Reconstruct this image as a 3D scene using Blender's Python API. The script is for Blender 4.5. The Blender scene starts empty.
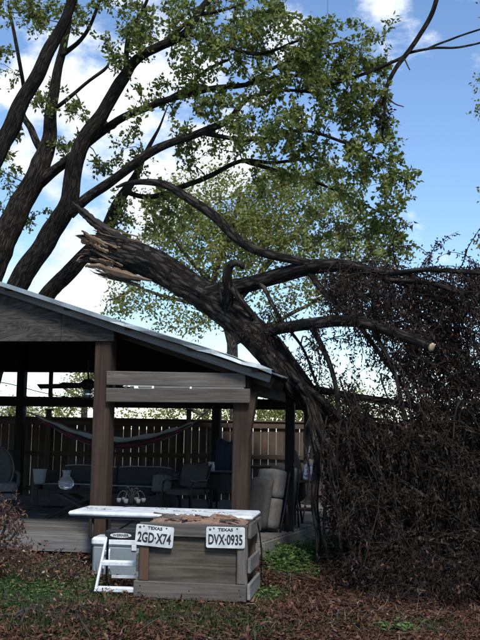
import bpy, bmesh, math, random
import numpy as np
from mathutils import Vector, Matrix, Euler, noise as mnoise

R = math.radians
rng = np.random.default_rng(11)
random.seed(5)
sc = bpy.context.scene
COL = sc.collection

# ------------------------------------------------------------------ camera
F = 940.0                     # focal length in pixels of the 480x640 photograph
CAM = Vector((0, 0, 1.5))
PITCH = math.atan(110 / F)
ROT = (Matrix.Rotation(math.pi / 2 + PITCH, 3, 'X') @ Matrix.Rotation(R(1.0), 3, 'Z'))
cd = bpy.data.cameras.new('camera')
cam = bpy.data.objects.new('camera', cd)
COL.objects.link(cam)
cam.location = CAM
cam.rotation_euler = ROT.to_euler()
cd.sensor_fit = 'VERTICAL'
cd.sensor_height = 36
cd.lens = F / 640 * 36
cd.clip_start = 0.1
cd.clip_end = 3000
sc.camera = cam

# ------------------------------------------------------------------ sky
SUN_EL, SUN_AZ = R(50), R(165)      # behind the camera to the right, veiled by thin cloud
world = bpy.data.worlds.new('World')
sc.world = world
world.use_nodes = True
nt = world.node_tree
nt.nodes.clear()
def N(tree, kind, **kw):
    n = tree.nodes.new(kind)
    for k, v in kw.items():
        if k in n.inputs:
            n.inputs[k].default_value = v
        else:
            setattr(n, k, v)
    return n
def L(tree, a, b):
    tree.links.new(a, b)
wo = N(nt, 'ShaderNodeOutputWorld')
bg = N(nt, 'ShaderNodeBackground', Strength=0.115)
sky = N(nt, 'ShaderNodeTexSky')
sky.sky_type = 'NISHITA'
sky.sun_disc = False
sky.sun_elevation = SUN_EL
sky.sun_rotation = SUN_AZ
sky.air_density = 1.0
sky.dust_density = 0.0
sky.ozone_density = 5.0
tc = N(nt, 'ShaderNodeTexCoord')
mp = N(nt, 'ShaderNodeMapping')
mp.inputs['Scale'].default_value = (1, 1, 1.7)
mp.inputs['Location'].default_value = (0.37, 0.1, 0.2)
L(nt, tc.outputs['Generated'], mp.inputs['Vector'])
n1 = N(nt, 'ShaderNodeTexNoise', Scale=8.0, Detail=8.0, Roughness=0.58)
L(nt, mp.outputs[0], n1.inputs['Vector'])
def dir_px(px, py):
    return (ROT @ Vector(((px - 240) / F, -(py - 320) / F, -1))).normalized()
# a few cumulus banks in fixed directions of the sky, broken up by the noise
acc = n1.outputs['Fac']
for (px, py, rad, amt) in [(40, 80, .11, .165), (105, 125, .085, .165), (90, 268, .08, .22), (150, 200, .06, .14), (30, 380, .12, .08), (185, 50, .10, .15), (120, 390, .2, .08), (-160, 150, .2, .14), (215, 160, .08, .12),
                           (425, 219, .055, .075), (375, 2, .05, .13), (300, 30, .05, .06), (640, 120, .12, .12),
                           (440, 120, .08, -.17), (390, 40, .035, -.06), (300, 330, .2, -.05)]:
    d = dir_px(px, py)
    vm = N(nt, 'ShaderNodeVectorMath', operation='DISTANCE')
    vm.inputs[1].default_value = d
    L(nt, tc.outputs['Generated'], vm.inputs[0])
    mr = N(nt, 'ShaderNodeMapRange', interpolation_type='SMOOTHSTEP')
    mr.inputs['From Min'].default_value = 0
    mr.inputs['From Max'].default_value = rad
    mr.inputs['To Min'].default_value = amt
    mr.inputs['To Max'].default_value = 0
    L(nt, vm.outputs['Value'], mr.inputs['Value'])
    ad = N(nt, 'ShaderNodeMath', operation='ADD')
    L(nt, acc, ad.inputs[0]); L(nt, mr.outputs[0], ad.inputs[1])
    acc = ad.outputs[0]
cr = N(nt, 'ShaderNodeMapRange', interpolation_type='SMOOTHSTEP')
cr.inputs['From Min'].default_value = 0.53
cr.inputs['From Max'].default_value = 0.68
L(nt, acc, cr.inputs['Value'])
n2 = N(nt, 'ShaderNodeTexNoise', Scale=9.0, Detail=5.0)
L(nt, mp.outputs[0], n2.inputs['Vector'])
cc = N(nt, 'ShaderNodeValToRGB')
cc.color_ramp.elements[0].position = .3
cc.color_ramp.elements[0].color = (4.6, 5.0, 5.6, 1)
cc.color_ramp.elements[1].position = .7
cc.color_ramp.elements[1].color = (6.6, 6.9, 7.2, 1)
L(nt, n2.outputs['Fac'], cc.inputs[0])
mx = N(nt, 'ShaderNodeMix', data_type='RGBA')
L(nt, cr.outputs[0], mx.inputs['Factor'])
L(nt, sky.outputs[0], mx.inputs[6])
L(nt, cc.outputs[0], mx.inputs[7])
L(nt, mx.outputs[2], bg.inputs['Color'])
L(nt, bg.outputs[0], wo.inputs['Surface'])

# ------------------------------------------------------------------ sun behind thin cloud
sd = bpy.data.lights.new('sun', 'SUN')
sd.energy = 3.0
sd.angle = R(12)
sd.color = (1, .96, .9)
sun = bpy.data.objects.new('sun', sd)
COL.objects.link(sun)
sv = Vector((math.sin(SUN_AZ) * math.cos(SUN_EL), math.cos(SUN_AZ) * math.cos(SUN_EL), math.sin(SUN_EL)))
sun.rotation_euler = (-sv).to_track_quat('-Z', 'Y').to_euler()
sun.location = (0, 0, 40)
vs = sc.view_settings
vs.view_transform = 'Standard'
vs.look = 'None'
vs.gamma = 1
vs.exposure = 0.75
vs.use_curve_mapping = False

# ------------------------------------------------------------------ helpers: positions
def at(px, py, d):
    v = ROT @ Vector(((px - 240) / F, -(py - 320) / F, -1))
    return CAM + v * (d / v.y)
def gp(px, py, z=0.0):
    v = ROT @ Vector(((px - 240) / F, -(py - 320) / F, -1))
    return CAM + v * ((z - CAM.z) / v.z)

# ------------------------------------------------------------------ helpers: materials
def newmat(name):
    m = bpy.data.materials.new(name)
    m.use_nodes = True
    t = m.node_tree
    t.nodes.clear()
    o = N(t, 'ShaderNodeOutputMaterial')
    p = N(t, 'ShaderNodeBsdfPrincipled')
    L(t, p.outputs[0], o.inputs['Surface'])
    return m, t, p, o
def ramp(t, fac, stops):
    r = N(t, 'ShaderNodeValToRGB')
    e = r.color_ramp.elements
    while len(e) < len(stops):
        e.new(.5)
    for i, (pos, c) in enumerate(stops):
        e[i].position = pos
        e[i].color = (*c, 1)
    L(t, fac, r.inputs[0])
    return r.outputs[0]
def mixc(t, fac, a, b, mode='MIX'):
    m = N(t, 'ShaderNodeMix', data_type='RGBA', blend_type=mode)
    if isinstance(fac, float): m.inputs['Factor'].default_value = fac
    else: L(t, fac, m.inputs['Factor'])
    for i, c in ((6, a), (7, b)):
        if isinstance(c, tuple): m.inputs[i].default_value = (*c, 1)
        else: L(t, c, m.inputs[i])
    return m.outputs[2]
def objcoord(t, scale, rand=True):
    tcn = N(t, 'ShaderNodeTexCoord')
    oi = N(t, 'ShaderNodeObjectInfo')
    mp = N(t, 'ShaderNodeMapping')
    mp.inputs['Scale'].default_value = scale
    if rand:
        vm = N(t, 'ShaderNodeVectorMath', operation='MULTIPLY_ADD')
        cmb = N(t, 'ShaderNodeCombineXYZ')
        for i in range(3): L(t, oi.outputs['Random'], cmb.inputs[i])
        L(t, cmb.outputs[0], vm.inputs[0])
        vm.inputs[1].default_value = (37, 23, 11)
        L(t, tcn.outputs['Object'], vm.inputs[2])
        L(t, vm.outputs[0], mp.inputs['Vector'])
    else:
        L(t, tcn.outputs['Object'], mp.inputs['Vector'])
    return mp.outputs[0], oi.outputs['Random'], tcn
def bump(t, p, h, s, dist=.01):
    b = N(t, 'ShaderNodeBump', Strength=s, Distance=dist)
    L(t, h, b.inputs['Height'])
    L(t, b.outputs[0], p.inputs['Normal'])
def m_plain(name, c, rough=.6, metal=0., var=.25, scale=6., spec=.5):
    m, t, p, o = newmat(name)
    v, rnd, _ = objcoord(t, (scale,) * 3)
    n = N(t, 'ShaderNodeTexNoise', Scale=1.0, Detail=6.0, Roughness=.65)
    L(t, v, n.inputs['Vector'])
    d = tuple(x * (1 - var) for x in c)
    e = tuple(min(1, x * (1 + var * .6)) for x in c)
    L(t, ramp(t, n.outputs['Fac'], [(.3, d), (.7, e)]), p.inputs['Base Color'])
    p.inputs['Roughness'].default_value = rough
    p.inputs['Metallic'].default_value = metal
    p.inputs['Specular IOR Level'].default_value = spec
    bump(t, p, n.outputs['Fac'], .25, .004)
    return m
def m_wood(name, dark, light, along=1.2, across=26., weather=.5, rough=.85, bs=.5):
    m, t, p, o = newmat(name)
    v, rnd, _ = objcoord(t, (along, across, across))
    n = N(t, 'ShaderNodeTexNoise', Scale=1.0, Detail=8.0, Roughness=.7, Distortion=.6)
    L(t, v, n.inputs['Vector'])
    c = ramp(t, n.outputs['Fac'], [(.28, dark), (.55, tuple((a + b) / 2 for a, b in zip(dark, light))), (.78, light)])
    v2, _, _ = objcoord(t, (1.4, 4, 4))
    n2 = N(t, 'ShaderNodeTexNoise', Scale=1.0, Detail=5.0, Roughness=.6)
    L(t, v2, n2.inputs['Vector'])
    w = ramp(t, n2.outputs['Fac'], [(.3, (1 - weather * .6,) * 3), (.7, (1 + .0,) * 3)])
    c = mixc(t, 1.0, c, w, 'MULTIPLY')
    br = N(t, 'ShaderNodeMapRange')
    br.inputs['To Min'].default_value = .72
    br.inputs['To Max'].default_value = 1.2
    L(t, rnd, br.inputs['Value'])
    vm = N(t, 'ShaderNodeVectorMath', operation='SCALE')
    L(t, c, vm.inputs[0]); L(t, br.outputs[0], vm.inputs['Scale'])
    L(t, vm.outputs[0], p.inputs['Base Color'])
    p.inputs['Roughness'].default_value = rough
    p.inputs['Specular IOR Level'].default_value = .25
    bump(t, p, n.outputs['Fac'], bs, .006)
    return m
def m_ply(name, dark, light, sc_=(.8, 3., 3.), bands=95, dist=1.1, amt=.45):
    # weathered plywood: swirling cathedral grain
    m, t, p, o = newmat(name)
    v, rnd, _ = objcoord(t, sc_)
    n = N(t, 'ShaderNodeTexNoise', Scale=1.3, Detail=2.0, Roughness=.45, Distortion=dist)
    L(t, v, n.inputs['Vector'])
    k = N(t, 'ShaderNodeMath', operation='MULTIPLY'); k.inputs[1].default_value = bands
    L(t, n.outputs['Fac'], k.inputs[0])
    s = N(t, 'ShaderNodeMath', operation='SINE')
    L(t, k.outputs[0], s.inputs[0])
    mr = N(t, 'ShaderNodeMapRange'); mr.inputs['From Min'].default_value = -1
    L(t, s.outputs[0], mr.inputs['Value'])
    v2, _, _ = objcoord(t, (2, 40, 40))
    n2 = N(t, 'ShaderNodeTexNoise', Scale=1.0, Detail=6.0, Roughness=.7)
    L(t, v2, n2.inputs['Vector'])
    ad = N(t, 'ShaderNodeMath', operation='MULTIPLY_ADD'); ad.inputs[1].default_value = amt
    L(t, mr.outputs[0], ad.inputs[0]); L(t, n2.outputs['Fac'], ad.inputs[2])
    c = ramp(t, ad.outputs[0], [(.35, dark), (.95, light)])
    v3, _, _ = objcoord(t, (1.1, 1.4, 1.4))
    n3 = N(t, 'ShaderNodeTexNoise', Scale=1.5, Detail=6.0, Roughness=.65)
    L(t, v3, n3.inputs['Vector'])
    w = ramp(t, n3.outputs['Fac'], [(.32, (.45, .44, .43)), (.68, (1, 1, 1))])
    c = mixc(t, 1.0, c, w, 'MULTIPLY')
    L(t, c, p.inputs['Base Color'])
    p.inputs['Roughness'].default_value = .9
    p.inputs['Specular IOR Level'].default_value = .2
    bump(t, p, ad.outputs[0], .35, .004)
    return m
def m_bark(name, dark, light, us=9., vs_=2.2):
    m, t, p, o = newmat(name)
    uv = N(t, 'ShaderNodeUVMap')
    mp = N(t, 'ShaderNodeMapping'); mp.inputs['Scale'].default_value = (us, vs_, 1)
    L(t, uv.outputs[0], mp.inputs['Vector'])
    n = N(t, 'ShaderNodeTexNoise', Scale=2.6, Detail=10.0, Roughness=.72, Distortion=.7)
    L(t, mp.outputs[0], n.inputs['Vector'])
    wv = N(t, 'ShaderNodeVectorMath', operation='MULTIPLY_ADD')
    L(t, n.outputs['Color'], wv.inputs[0]); wv.inputs[1].default_value = (.9, .9, 0); L(t, mp.outputs[0], wv.inputs[2])
    vo = N(t, 'ShaderNodeTexVoronoi', Scale=1.9, feature='DISTANCE_TO_EDGE')
    L(t, wv.outputs[0], vo.inputs['Vector'])
    ck = N(t, 'ShaderNodeMapRange', interpolation_type='SMOOTHSTEP')
    ck.inputs['From Min'].default_value = .0; ck.inputs['From Max'].default_value = .22
    L(t, vo.outputs['Distance'], ck.inputs['Value'])
    md = N(t, 'ShaderNodeMath', operation='MULTIPLY')
    L(t, ck.outputs[0], md.inputs[0]); L(t, n.outputs['Fac'], md.inputs[1])
    c = ramp(t, md.outputs[0], [(.08, dark), (.34, tuple((a * .55 + b * .45) for a, b in zip(dark, light))), (.62, light)])
    tcn = N(t, 'ShaderNodeTexCoord')
    n2 = N(t, 'ShaderNodeTexNoise', Scale=1.7, Detail=4.0)
    L(t, tcn.outputs['Object'], n2.inputs['Vector'])
    w = ramp(t, n2.outputs['Fac'], [(.3, (.6, .58, .56)), (.7, (1.0, 1.0, 1.0))])
    L(t, mixc(t, 1.0, c, w, 'MULTIPLY'), p.inputs['Base Color'])
    p.inputs['Roughness'].default_value = .95
    p.inputs['Specular IOR Level'].default_value = .15
    bump(t, p, md.outputs[0], 1.0, .06)
    return m
def m_leaf(name, stops, trans=.45, rough=.6, tcol=None):
    m, t, p, o = newmat(name)
    a = N(t, 'ShaderNodeAttribute', attribute_name='tint')
    c = ramp(t, a.outputs['Fac'], stops)
    L(t, c, p.inputs['Base Color'])
    p.inputs['Roughness'].default_value = rough
    p.inputs['Specular IOR Level'].default_value = .3
    if trans > 0:
        tr = N(t, 'ShaderNodeBsdfTranslucent')
        if tcol: L(t, mixc(t, 1.0, c, tcol, 'MULTIPLY'), tr.inputs['Color'])
        else: L(t, c, tr.inputs['Color'])
        ms = N(t, 'ShaderNodeMixShader'); ms.inputs[0].default_value = trans
        L(t, p.outputs[0], ms.inputs[1]); L(t, tr.outputs[0], ms.inputs[2])
        L(t, ms.outputs[0], o.inputs['Surface'])
    return m

M = {}
M['post'] = m_wood('brown_rough_timber', (.018, .011, .008), (.078, .05, .034), 1.2, 30, .7)
M['postdark'] = m_wood('dark_painted_timber', (.008, .007, .007), (.03, .026, .023), 1.0, 22)
M['grey'] = m_wood('weathered_grey_board', (.05, .045, .039), (.21, .19, .165), 1.3, 34, .7)
M['greylight'] = m_wood('pale_weathered_board', (.09, .087, .082), (.30, .29, .275), 1.3, 34, .7)
M['deck'] = m_wood('weathered_deck_board', (.07, .066, .06), (.22, .205, .185), 1.3, 34, .7)
M['fence'] = m_wood('brown_fence_picket', (.04, .028, .021), (.14, .102, .076), 1.0, 26, .8)
M['rafter'] = m_wood('dark_rafter', (.02, .016, .013), (.07, .057, .046), 1.0, 20)
M['ply'] = m_ply('weathered_plywood_gable', (.024, .021, .019), (.092, .084, .076), (.8, 3., 3.), 95, 1.1, .32)
M['plyp'] = m_ply('weathered_plywood_planter', (.042, .035, .028), (.15, .128, .103), (.4, 3.6, 3.6), 60, .5, .22)
M['stile'] = m_wood('warm_brown_stile', (.05, .03, .018), (.125, .08, .05), 1.2, 26)
M['wood'] = m_wood('raw_split_wood', (.11, .068, .042), (.40, .275, .18), 3, 80, .9, bs=1.)
M['metal'] = m_plain('galvanised_roof_sheet', (.27, .31, .33), .55, .6, .45, 3.5)
M['bark'] = m_bark('dark_furrowed_bark', (.012, .010, .0085), (.088, .076, .064))
M['barkl'] = m_bark('grey_dry_bark', (.016, .013, .011), (.11, .096, .082))
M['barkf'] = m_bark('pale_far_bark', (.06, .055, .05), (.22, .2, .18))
M['twig'] = m_plain('dark_twig_bark', (.028, .022, .019), .9, 0, .4, 9)
M['deadtwig'] = m_plain('dry_twig_bark', (.04, .033, .028), .9, 0, .4, 9)
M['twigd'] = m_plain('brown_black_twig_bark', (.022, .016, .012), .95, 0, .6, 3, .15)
M['leaf'] = m_leaf('green_tree_leaf', [(0, (.055, .08, .024)), (.5, (.13, .165, .05)), (1, (.235, .26, .095))], .55, .5, (1.25, 1.2, .7))
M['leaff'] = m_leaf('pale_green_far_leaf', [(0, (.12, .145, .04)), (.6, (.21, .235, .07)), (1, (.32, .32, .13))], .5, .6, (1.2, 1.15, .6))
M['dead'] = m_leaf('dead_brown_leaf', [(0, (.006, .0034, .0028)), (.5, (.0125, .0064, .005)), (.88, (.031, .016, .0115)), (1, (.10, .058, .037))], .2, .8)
M['litter'] = m_leaf('red_brown_leaf_litter', [(0, (.032, .014, .009)), (.45, (.092, .041, .024)), (.8, (.15, .078, .047)), (.93, (.19, .135, .092)), (1, (.3, .235, .175))], .1, .85)
M['grass'] = m_leaf('green_grass_blade', [(0, (.025, .055, .015)), (.6, (.055, .105, .028)), (1, (.12, .155, .06))], .35, .6)
M['weed'] = m_leaf('bright_green_weed', [(0, (.04, .085, .02)), (.6, (.095, .165, .045)), (1, (.18, .26, .10))], .4, .55)
M['white'] = m_plain('white_table_plastic', (.58, .62, .64), .5, 0, .38, 7)
M['black'] = m_plain('black_steel', (.012, .012, .013), .5, .3, .3)
M['coolg'] = m_plain('grey_cooler_plastic', (.17, .2, .22), .5, 0, .15, 10)
M['alu'] = m_plain('worn_white_aluminium', (.62, .66, .69), .4, .2, .25, 18)
M['plate'] = m_plain('license_plate_face', (.52, .54, .54), .45, 0, .38, 9)
M['ink'] = m_plain('black_plate_ink', (.012, .012, .016), .5)
M['soil'] = m_plain('orange_brown_mulch', (.19, .115, .08), .95, 0, .5, 25)
M['navy'] = m_plain('navy_cushion_cloth', (.04, .038, .037), .95, 0, .3, 20)
M['greycloth'] = m_plain('grey_cushion_cloth', (.115, .11, .103), .95, 0, .3, 25)
M['piping'] = m_plain('pale_grey_piping', (.24, .24, .235), .9)
M['darkcloth'] = m_plain('charcoal_cloth', (.055, .051, .047), .95, 0, .3, 20)
M['red'] = m_plain('dull_red_enamel', (.13, .012, .018), .5)
M['ceramic'] = m_plain('pale_glazed_ceramic', (.36, .36, .35), .4, 0, .15)
M['bluecloth'] = None
M['fan'] = m_plain('dark_bronze_fan', (.014, .012, .011), .5, .4)
m, t, p, o = newmat('clear_glass')
p.inputs['Base Color'].default_value = (.92, .95, .96, 1); p.inputs['Roughness'].default_value = .04
p.inputs['Transmission Weight'].default_value = .85; p.inputs['IOR'].default_value = 1.3
M['glass'] = m
# hammock stripes run along the cloth
m, t, p, o = newmat('striped_hammock_cloth')
uv = N(t, 'ShaderNodeUVMap'); sp = N(t, 'ShaderNodeSeparateXYZ'); L(t, uv.outputs[0], sp.inputs[0])
cst = N(t, 'ShaderNodeValToRGB'); cst.color_ramp.interpolation = 'CONSTANT'
stops = [(0, (.30, .31, .32)), (.1, (.025, .025, .03)), (.2, (.24, .03, .055)), (.3, (.03, .03, .035)), (.38, (.3, .31, .32)), (.47, (.24, .03, .055)), (.6, (.03, .03, .034)), (.7, (.24, .25, .26)), (.8, (.22, .03, .05)), (.92, (.26, .26, .27))]
e = cst.color_ramp.elements
while len(e) < len(stops): e.new(.5)
for i, (q, c) in enumerate(stops): e[i].position = q; e[i].color = (*c, 1)
L(t, sp.outputs[1], cst.inputs[0]); L(t, cst.outputs[0], p.inputs['Base Color'])
p.inputs['Roughness'].default_value = .95
M['hammock'] = m
# blue and white check
m, t, p, o = newmat('blue_white_check_cloth')
v, _, _ = objcoord(t, (14, 14, 14), False)
ck = N(t, 'ShaderNodeTexNoise', Scale=1.0, Detail=2.0); L(t, v, ck.inputs['Vector'])
L(t, ramp(t, ck.outputs['Fac'], [(.42, (.05, .09, .35)), (.5, (.5, .55, .62))]), p.inputs['Base Color'])
p.inputs['Roughness'].default_value = .9
M['bluecloth'] = m

# ------------------------------------------------------------------ helpers: objects
def tag(o, label=None, cat=None, group=None, kind=None):
    if label: o['label'] = label
    if cat: o['category'] = cat
    if group: o['group'] = group
    if kind: o['kind'] = kind
    return o
def thing(name, label, cat, loc=(0, 0, 0), rz=0., group=None):
    o = bpy.data.objects.new(name, None)
    COL.objects.link(o)
    o.location = loc
    o.rotation_euler = (0, 0, rz)
    o.empty_display_size = .1
    return tag(o, label, cat, group)
def link(name, me, mat=None, parent=None, loc=(0, 0, 0), rot=None):
    o = bpy.data.objects.new(name, me)
    COL.objects.link(o)
    if mat is not None and not me.materials: me.materials.append(mat)
    o.parent = parent
    o.location = loc
    if rot is not None: o.rotation_euler = rot
    return o
def bm_mesh(name, bm, smooth=False):
    me = bpy.data.meshes.new(name)
    bm.normal_update()
    bm.to_mesh(me); bm.free()
    if smooth:
        me.polygons.foreach_set('use_smooth', [True] * len(me.polygons))
    return me
def box_bm(sx, sy, sz, bev=.006, wob=0.):
    bm = bmesh.new()
    bmesh.ops.create_cube(bm, size=1)
    for v in bm.verts:
        v.co = Vector((v.co.x * sx, v.co.y * sy, v.co.z * sz))
        if wob: v.co += Vector((random.uniform(-wob, wob), random.uniform(-wob, wob) * .4, random.uniform(-wob, wob) * .4))
    b = min(bev, .4 * min(sx, sy, sz))
    if b > 0: bmesh.ops.bevel(bm, geom=bm.edges[:], offset=b, segments=1, affect='EDGES')
    return bm
def box(name, c, s, mat, parent=None, rot=None, bev=.006, wob=0.):
    return link(name, bm_mesh(name, box_bm(*s, bev, wob)), mat, parent, c, rot)
def board(name, a, b, w, th, mat, parent=None, up=(0, 0, 1), bev=.006, wob=.002, roll=0.):
    """a plank from a to b; its length lies on local X, w on local Z (towards up), th on local Y"""
    a = Vector(a); b = Vector(b)
    x = (b - a).normalized()
    upv = Vector(up)
    if abs(x.dot(upv.normalized())) > .98: upv = Vector((0, 1, 0))
    y = upv.cross(x).normalized()
    z = x.cross(y).normalized()
    rot = Matrix((x, y, z)).transposed() @ Matrix.Rotation(roll, 3, 'X')
    return link(name, bm_mesh(name, box_bm((b - a).length, th, w, bev, wob)), mat, parent, (a + b) / 2, rot.to_euler())
def crom(pts, n):
    pts = [Vector(p) for p in pts]
    if len(pts) == 2:
        return [pts[0].lerp(pts[1], i / n) for i in range(n + 1)]
    P = [pts[0] * 2 - pts[1]] + pts + [pts[-1] * 2 - pts[-2]]
    out = []
    segs = len(pts) - 1
    for i in range(n + 1):
        u = i / n * segs
        k = min(int(u), segs - 1); f = u - k
        p0, p1, p2, p3 = P[k:k + 4]
        out.append(.5 * ((2 * p1) + (p2 - p0) * f + (2 * p0 - 5 * p1 + 4 * p2 - p3) * f * f + (3 * p1 - p0 - 3 * p2 + p3) * f ** 3))
    return out
class Acc:
    def __init__(s): s.v = []; s.f = []; s.uv = []
    def tube(s, pts, rad, seg=8, n=None, amp=0., caps=True, kink=0., furrow=0.):
        """tapered tube through pts; rad a number or a list with one radius per control point"""
        if n is None: n = max(2, (len(pts) - 1) * 3)
        c = crom(pts, n)
        if isinstance(rad, (int, float)): rr = [rad] * (n + 1)
        else:
            rr = []
            for i in range(n + 1):
                u = i / n * (len(rad) - 1); k = min(int(u), len(rad) - 2)
                rr.append(rad[k] + (rad[k + 1] - rad[k]) * (u - k))
        if kink:
            for i in range(1, n):
                c[i] = c[i] + Vector(mnoise.noise_vector(c[i] * 1.3)) * kink
        base = len(s.v)
        rmax = max(rr)
        tan = (c[1] - c[0]).normalized()
        nx = tan.orthogonal().normalized()
        ln = 0.
        ph = random.uniform(0, 50)
        for i in range(n + 1):
            t2 = (c[min(i + 1, n)] - c[max(i - 1, 0)]).normalized()
            q = tan.rotation_difference(t2); nx = q @ nx; tan = t2
            ny = tan.cross(nx)
            if i: ln += (c[i] - c[i - 1]).length
            for j in range(seg):
                a = 2 * math.pi * j / seg
                r = rr[i]
                if amp:
                    k = 1.1 / max(rr[0], .05)
                    r *= 1 + amp * (mnoise.noise(Vector((math.cos(a) * 3.2, math.sin(a) * 3.2, ln * 1.3 + ph))) + .6 * mnoise.noise(Vector((math.cos(a) * 8, math.sin(a) * 8, ln * 2.5 + ph))))
                if furrow:      # long ridges and cracks of the bark
                    fv = mnoise.noise(Vector((math.cos(a) * 5.5, math.sin(a) * 5.5, ln * 1.1 + ph + 7))) + .5 * mnoise.noise(Vector((math.cos(a) * 12, math.sin(a) * 12, ln * 3 + ph)))
                    r *= 1 + furrow * (1 - 3.2 * min(.6, abs(fv)))
                s.v.append(c[i] + (nx * math.cos(a) + ny * math.sin(a)) * r)
                s.uv.append((j / seg * 2 * math.pi * rmax, ln))
        for i in range(n):
            for j in range(seg):
                j2 = (j + 1) % seg
                s.f.append((base + i * seg + j, base + i * seg + j2, base + (i + 1) * seg + j2, base + (i + 1) * seg + j))
        if caps:
            s.f.append(tuple(base + j for j in range(seg))[::-1])
            s.f.append(tuple(base + n * seg + j for j in range(seg)))
        return c, rr
    def mesh(s, name, origin=(0, 0, 0), smooth=True):
        me = bpy.data.meshes.new(name)
        o = Vector(origin)
        me.from_pydata([tuple(Vector(v) - o) for v in s.v], [], s.f)
        if s.uv:
            uvl = me.uv_layers.new(name='UVMap')
            li = np.empty(len(me.loops), np.int32)
            me.loops.foreach_get('vertex_index', li)
            uvl.data.foreach_set('uv', np.array(s.uv, np.float32)[li].ravel())
        if smooth: me.polygons.foreach_set('use_smooth', [True] * len(me.polygons))
        me.update()
        return me
    def obj(s, name, mat, parent=None, origin=(0, 0, 0), loc=(0, 0, 0), smooth=True):
        return link(name, s.mesh(name, origin, smooth), mat, parent, loc)
def rod(name, pts, r, mat, parent=None, seg=8, n=None):
    a = Acc(); a.tube(pts, r, seg, n)
    return a.obj(name, mat, parent)
def lathe(name, prof, mat, parent=None, loc=(0, 0, 0), seg=20, rot=None):
    bm = bmesh.new()
    rings = []
    for r, z in prof:
        rings.append([bm.verts.new((r * math.cos(2 * math.pi * k / seg), r * math.sin(2 * math.pi * k / seg), z)) for k in range(seg)])
    for a, b in zip(rings, rings[1:]):
        for k in range(seg):
            bm.faces.new((a[k], a[(k + 1) % seg], b[(k + 1) % seg], b[k]))
    bm.faces.new(rings[0][::-1]); bm.faces.new(rings[-1])
    return link(name, bm_mesh(name, bm, True), mat, parent, loc, rot)
def cushion(name, c, s, mat, parent=None, rot=None, puff=.35):
    bm = bmesh.new()
    bmesh.ops.create_cube(bm, size=1)
    bmesh.ops.subdivide_edges(bm, edges=bm.edges[:], cuts=5, use_grid_fill=True)
    sx, sy, sz = s
    for v in bm.verts:
        x, y, z = v.co * 2
        ex = (1 - abs(x) ** 3.5 * .12) ; k = (1 - .5 * abs(x) ** 5) * (1 - .5 * abs(y) ** 5)
        q = Vector((x * (1 - .08 * abs(y) ** 4), y * (1 - .08 * abs(x) ** 4), z * (1 - puff + puff * k)))
        q += Vector(mnoise.noise_vector(Vector((x * 1.2 + c[0] * 3, y * 1.2 + c[1], z)))) * .05
        v.co = Vector((q.x * sx / 2, q.y * sy / 2, q.z * sz / 2))
    return link(name, bm_mesh(name, bm, True), mat, parent, c, rot)
def leaf_mesh(name, P, D, Nn, Ln, W, fold=.15, droop=.0, tint=None):
    n = len(P)
    D = D / (np.linalg.norm(D, axis=1, keepdims=True) + 1e-9)
    S = np.cross(D, Nn); S /= (np.linalg.norm(S, axis=1, keepdims=True) + 1e-9)
    U = np.cross(S, D)
    Ln = np.asarray(Ln).reshape(-1, 1); W = np.asarray(W).reshape(-1, 1)
    mid = P + D * Ln * .42
    V = np.empty((n, 4, 3), np.float32)
    V[:, 0] = P
    V[:, 1] = mid + S * W * .5 + U * W * fold
    V[:, 2] = P + D * Ln - U * Ln * droop
    V[:, 3] = mid - S * W * .5 + U * W * fold
    me = bpy.data.meshes.new(name)
    me.vertices.add(4 * n)
    me.vertices.foreach_set('co', V.ravel())
    idx = (np.arange(n) * 4).reshape(-1, 1)
    tri = np.hstack([idx, idx + 1, idx + 2, idx, idx + 2, idx + 3]).astype(np.int32).ravel()
    me.loops.add(6 * n)
    me.loops.foreach_set('vertex_index', tri)
    me.polygons.add(2 * n)
    me.polygons.foreach_set('loop_start', np.arange(0, 6 * n, 3, dtype=np.int32))
    me.update(calc_edges=True)
    at_ = me.attributes.new('tint', 'FLOAT', 'POINT')
    if tint is None: tint = rng.random(n)
    at_.data.foreach_set('value', np.repeat(np.clip(tint, 0, 1), 4).astype(np.float32))
    return me
def rand_dirs(n):
    d = rng.normal(size=(n, 3))
    return d / np.linalg.norm(d, axis=1, keepdims=True)
def text_mesh(name, body, h, mat, parent, loc, rot, wscale=1.0, bold=0.):
    cu = bpy.data.curves.new(name, 'FONT')
    cu.body = body; cu.size = h; cu.align_x = 'CENTER'; cu.align_y = 'CENTER'
    cu.extrude = .0012; cu.offset = bold; cu.resolution_u = 3
    tmp = bpy.data.objects.new(name + '_tmp', cu)
    COL.objects.link(tmp)
    dg = bpy.context.evaluated_depsgraph_get()
    me = bpy.data.meshes.new_from_object(tmp.evaluated_get(dg))
    bpy.data.objects.remove(tmp); bpy.data.curves.remove(cu)
    for v in me.vertices: v.co.x *= wscale
    me.name = name
    me.materials.clear()
    return link(name, me, mat, parent, loc, rot)

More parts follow.
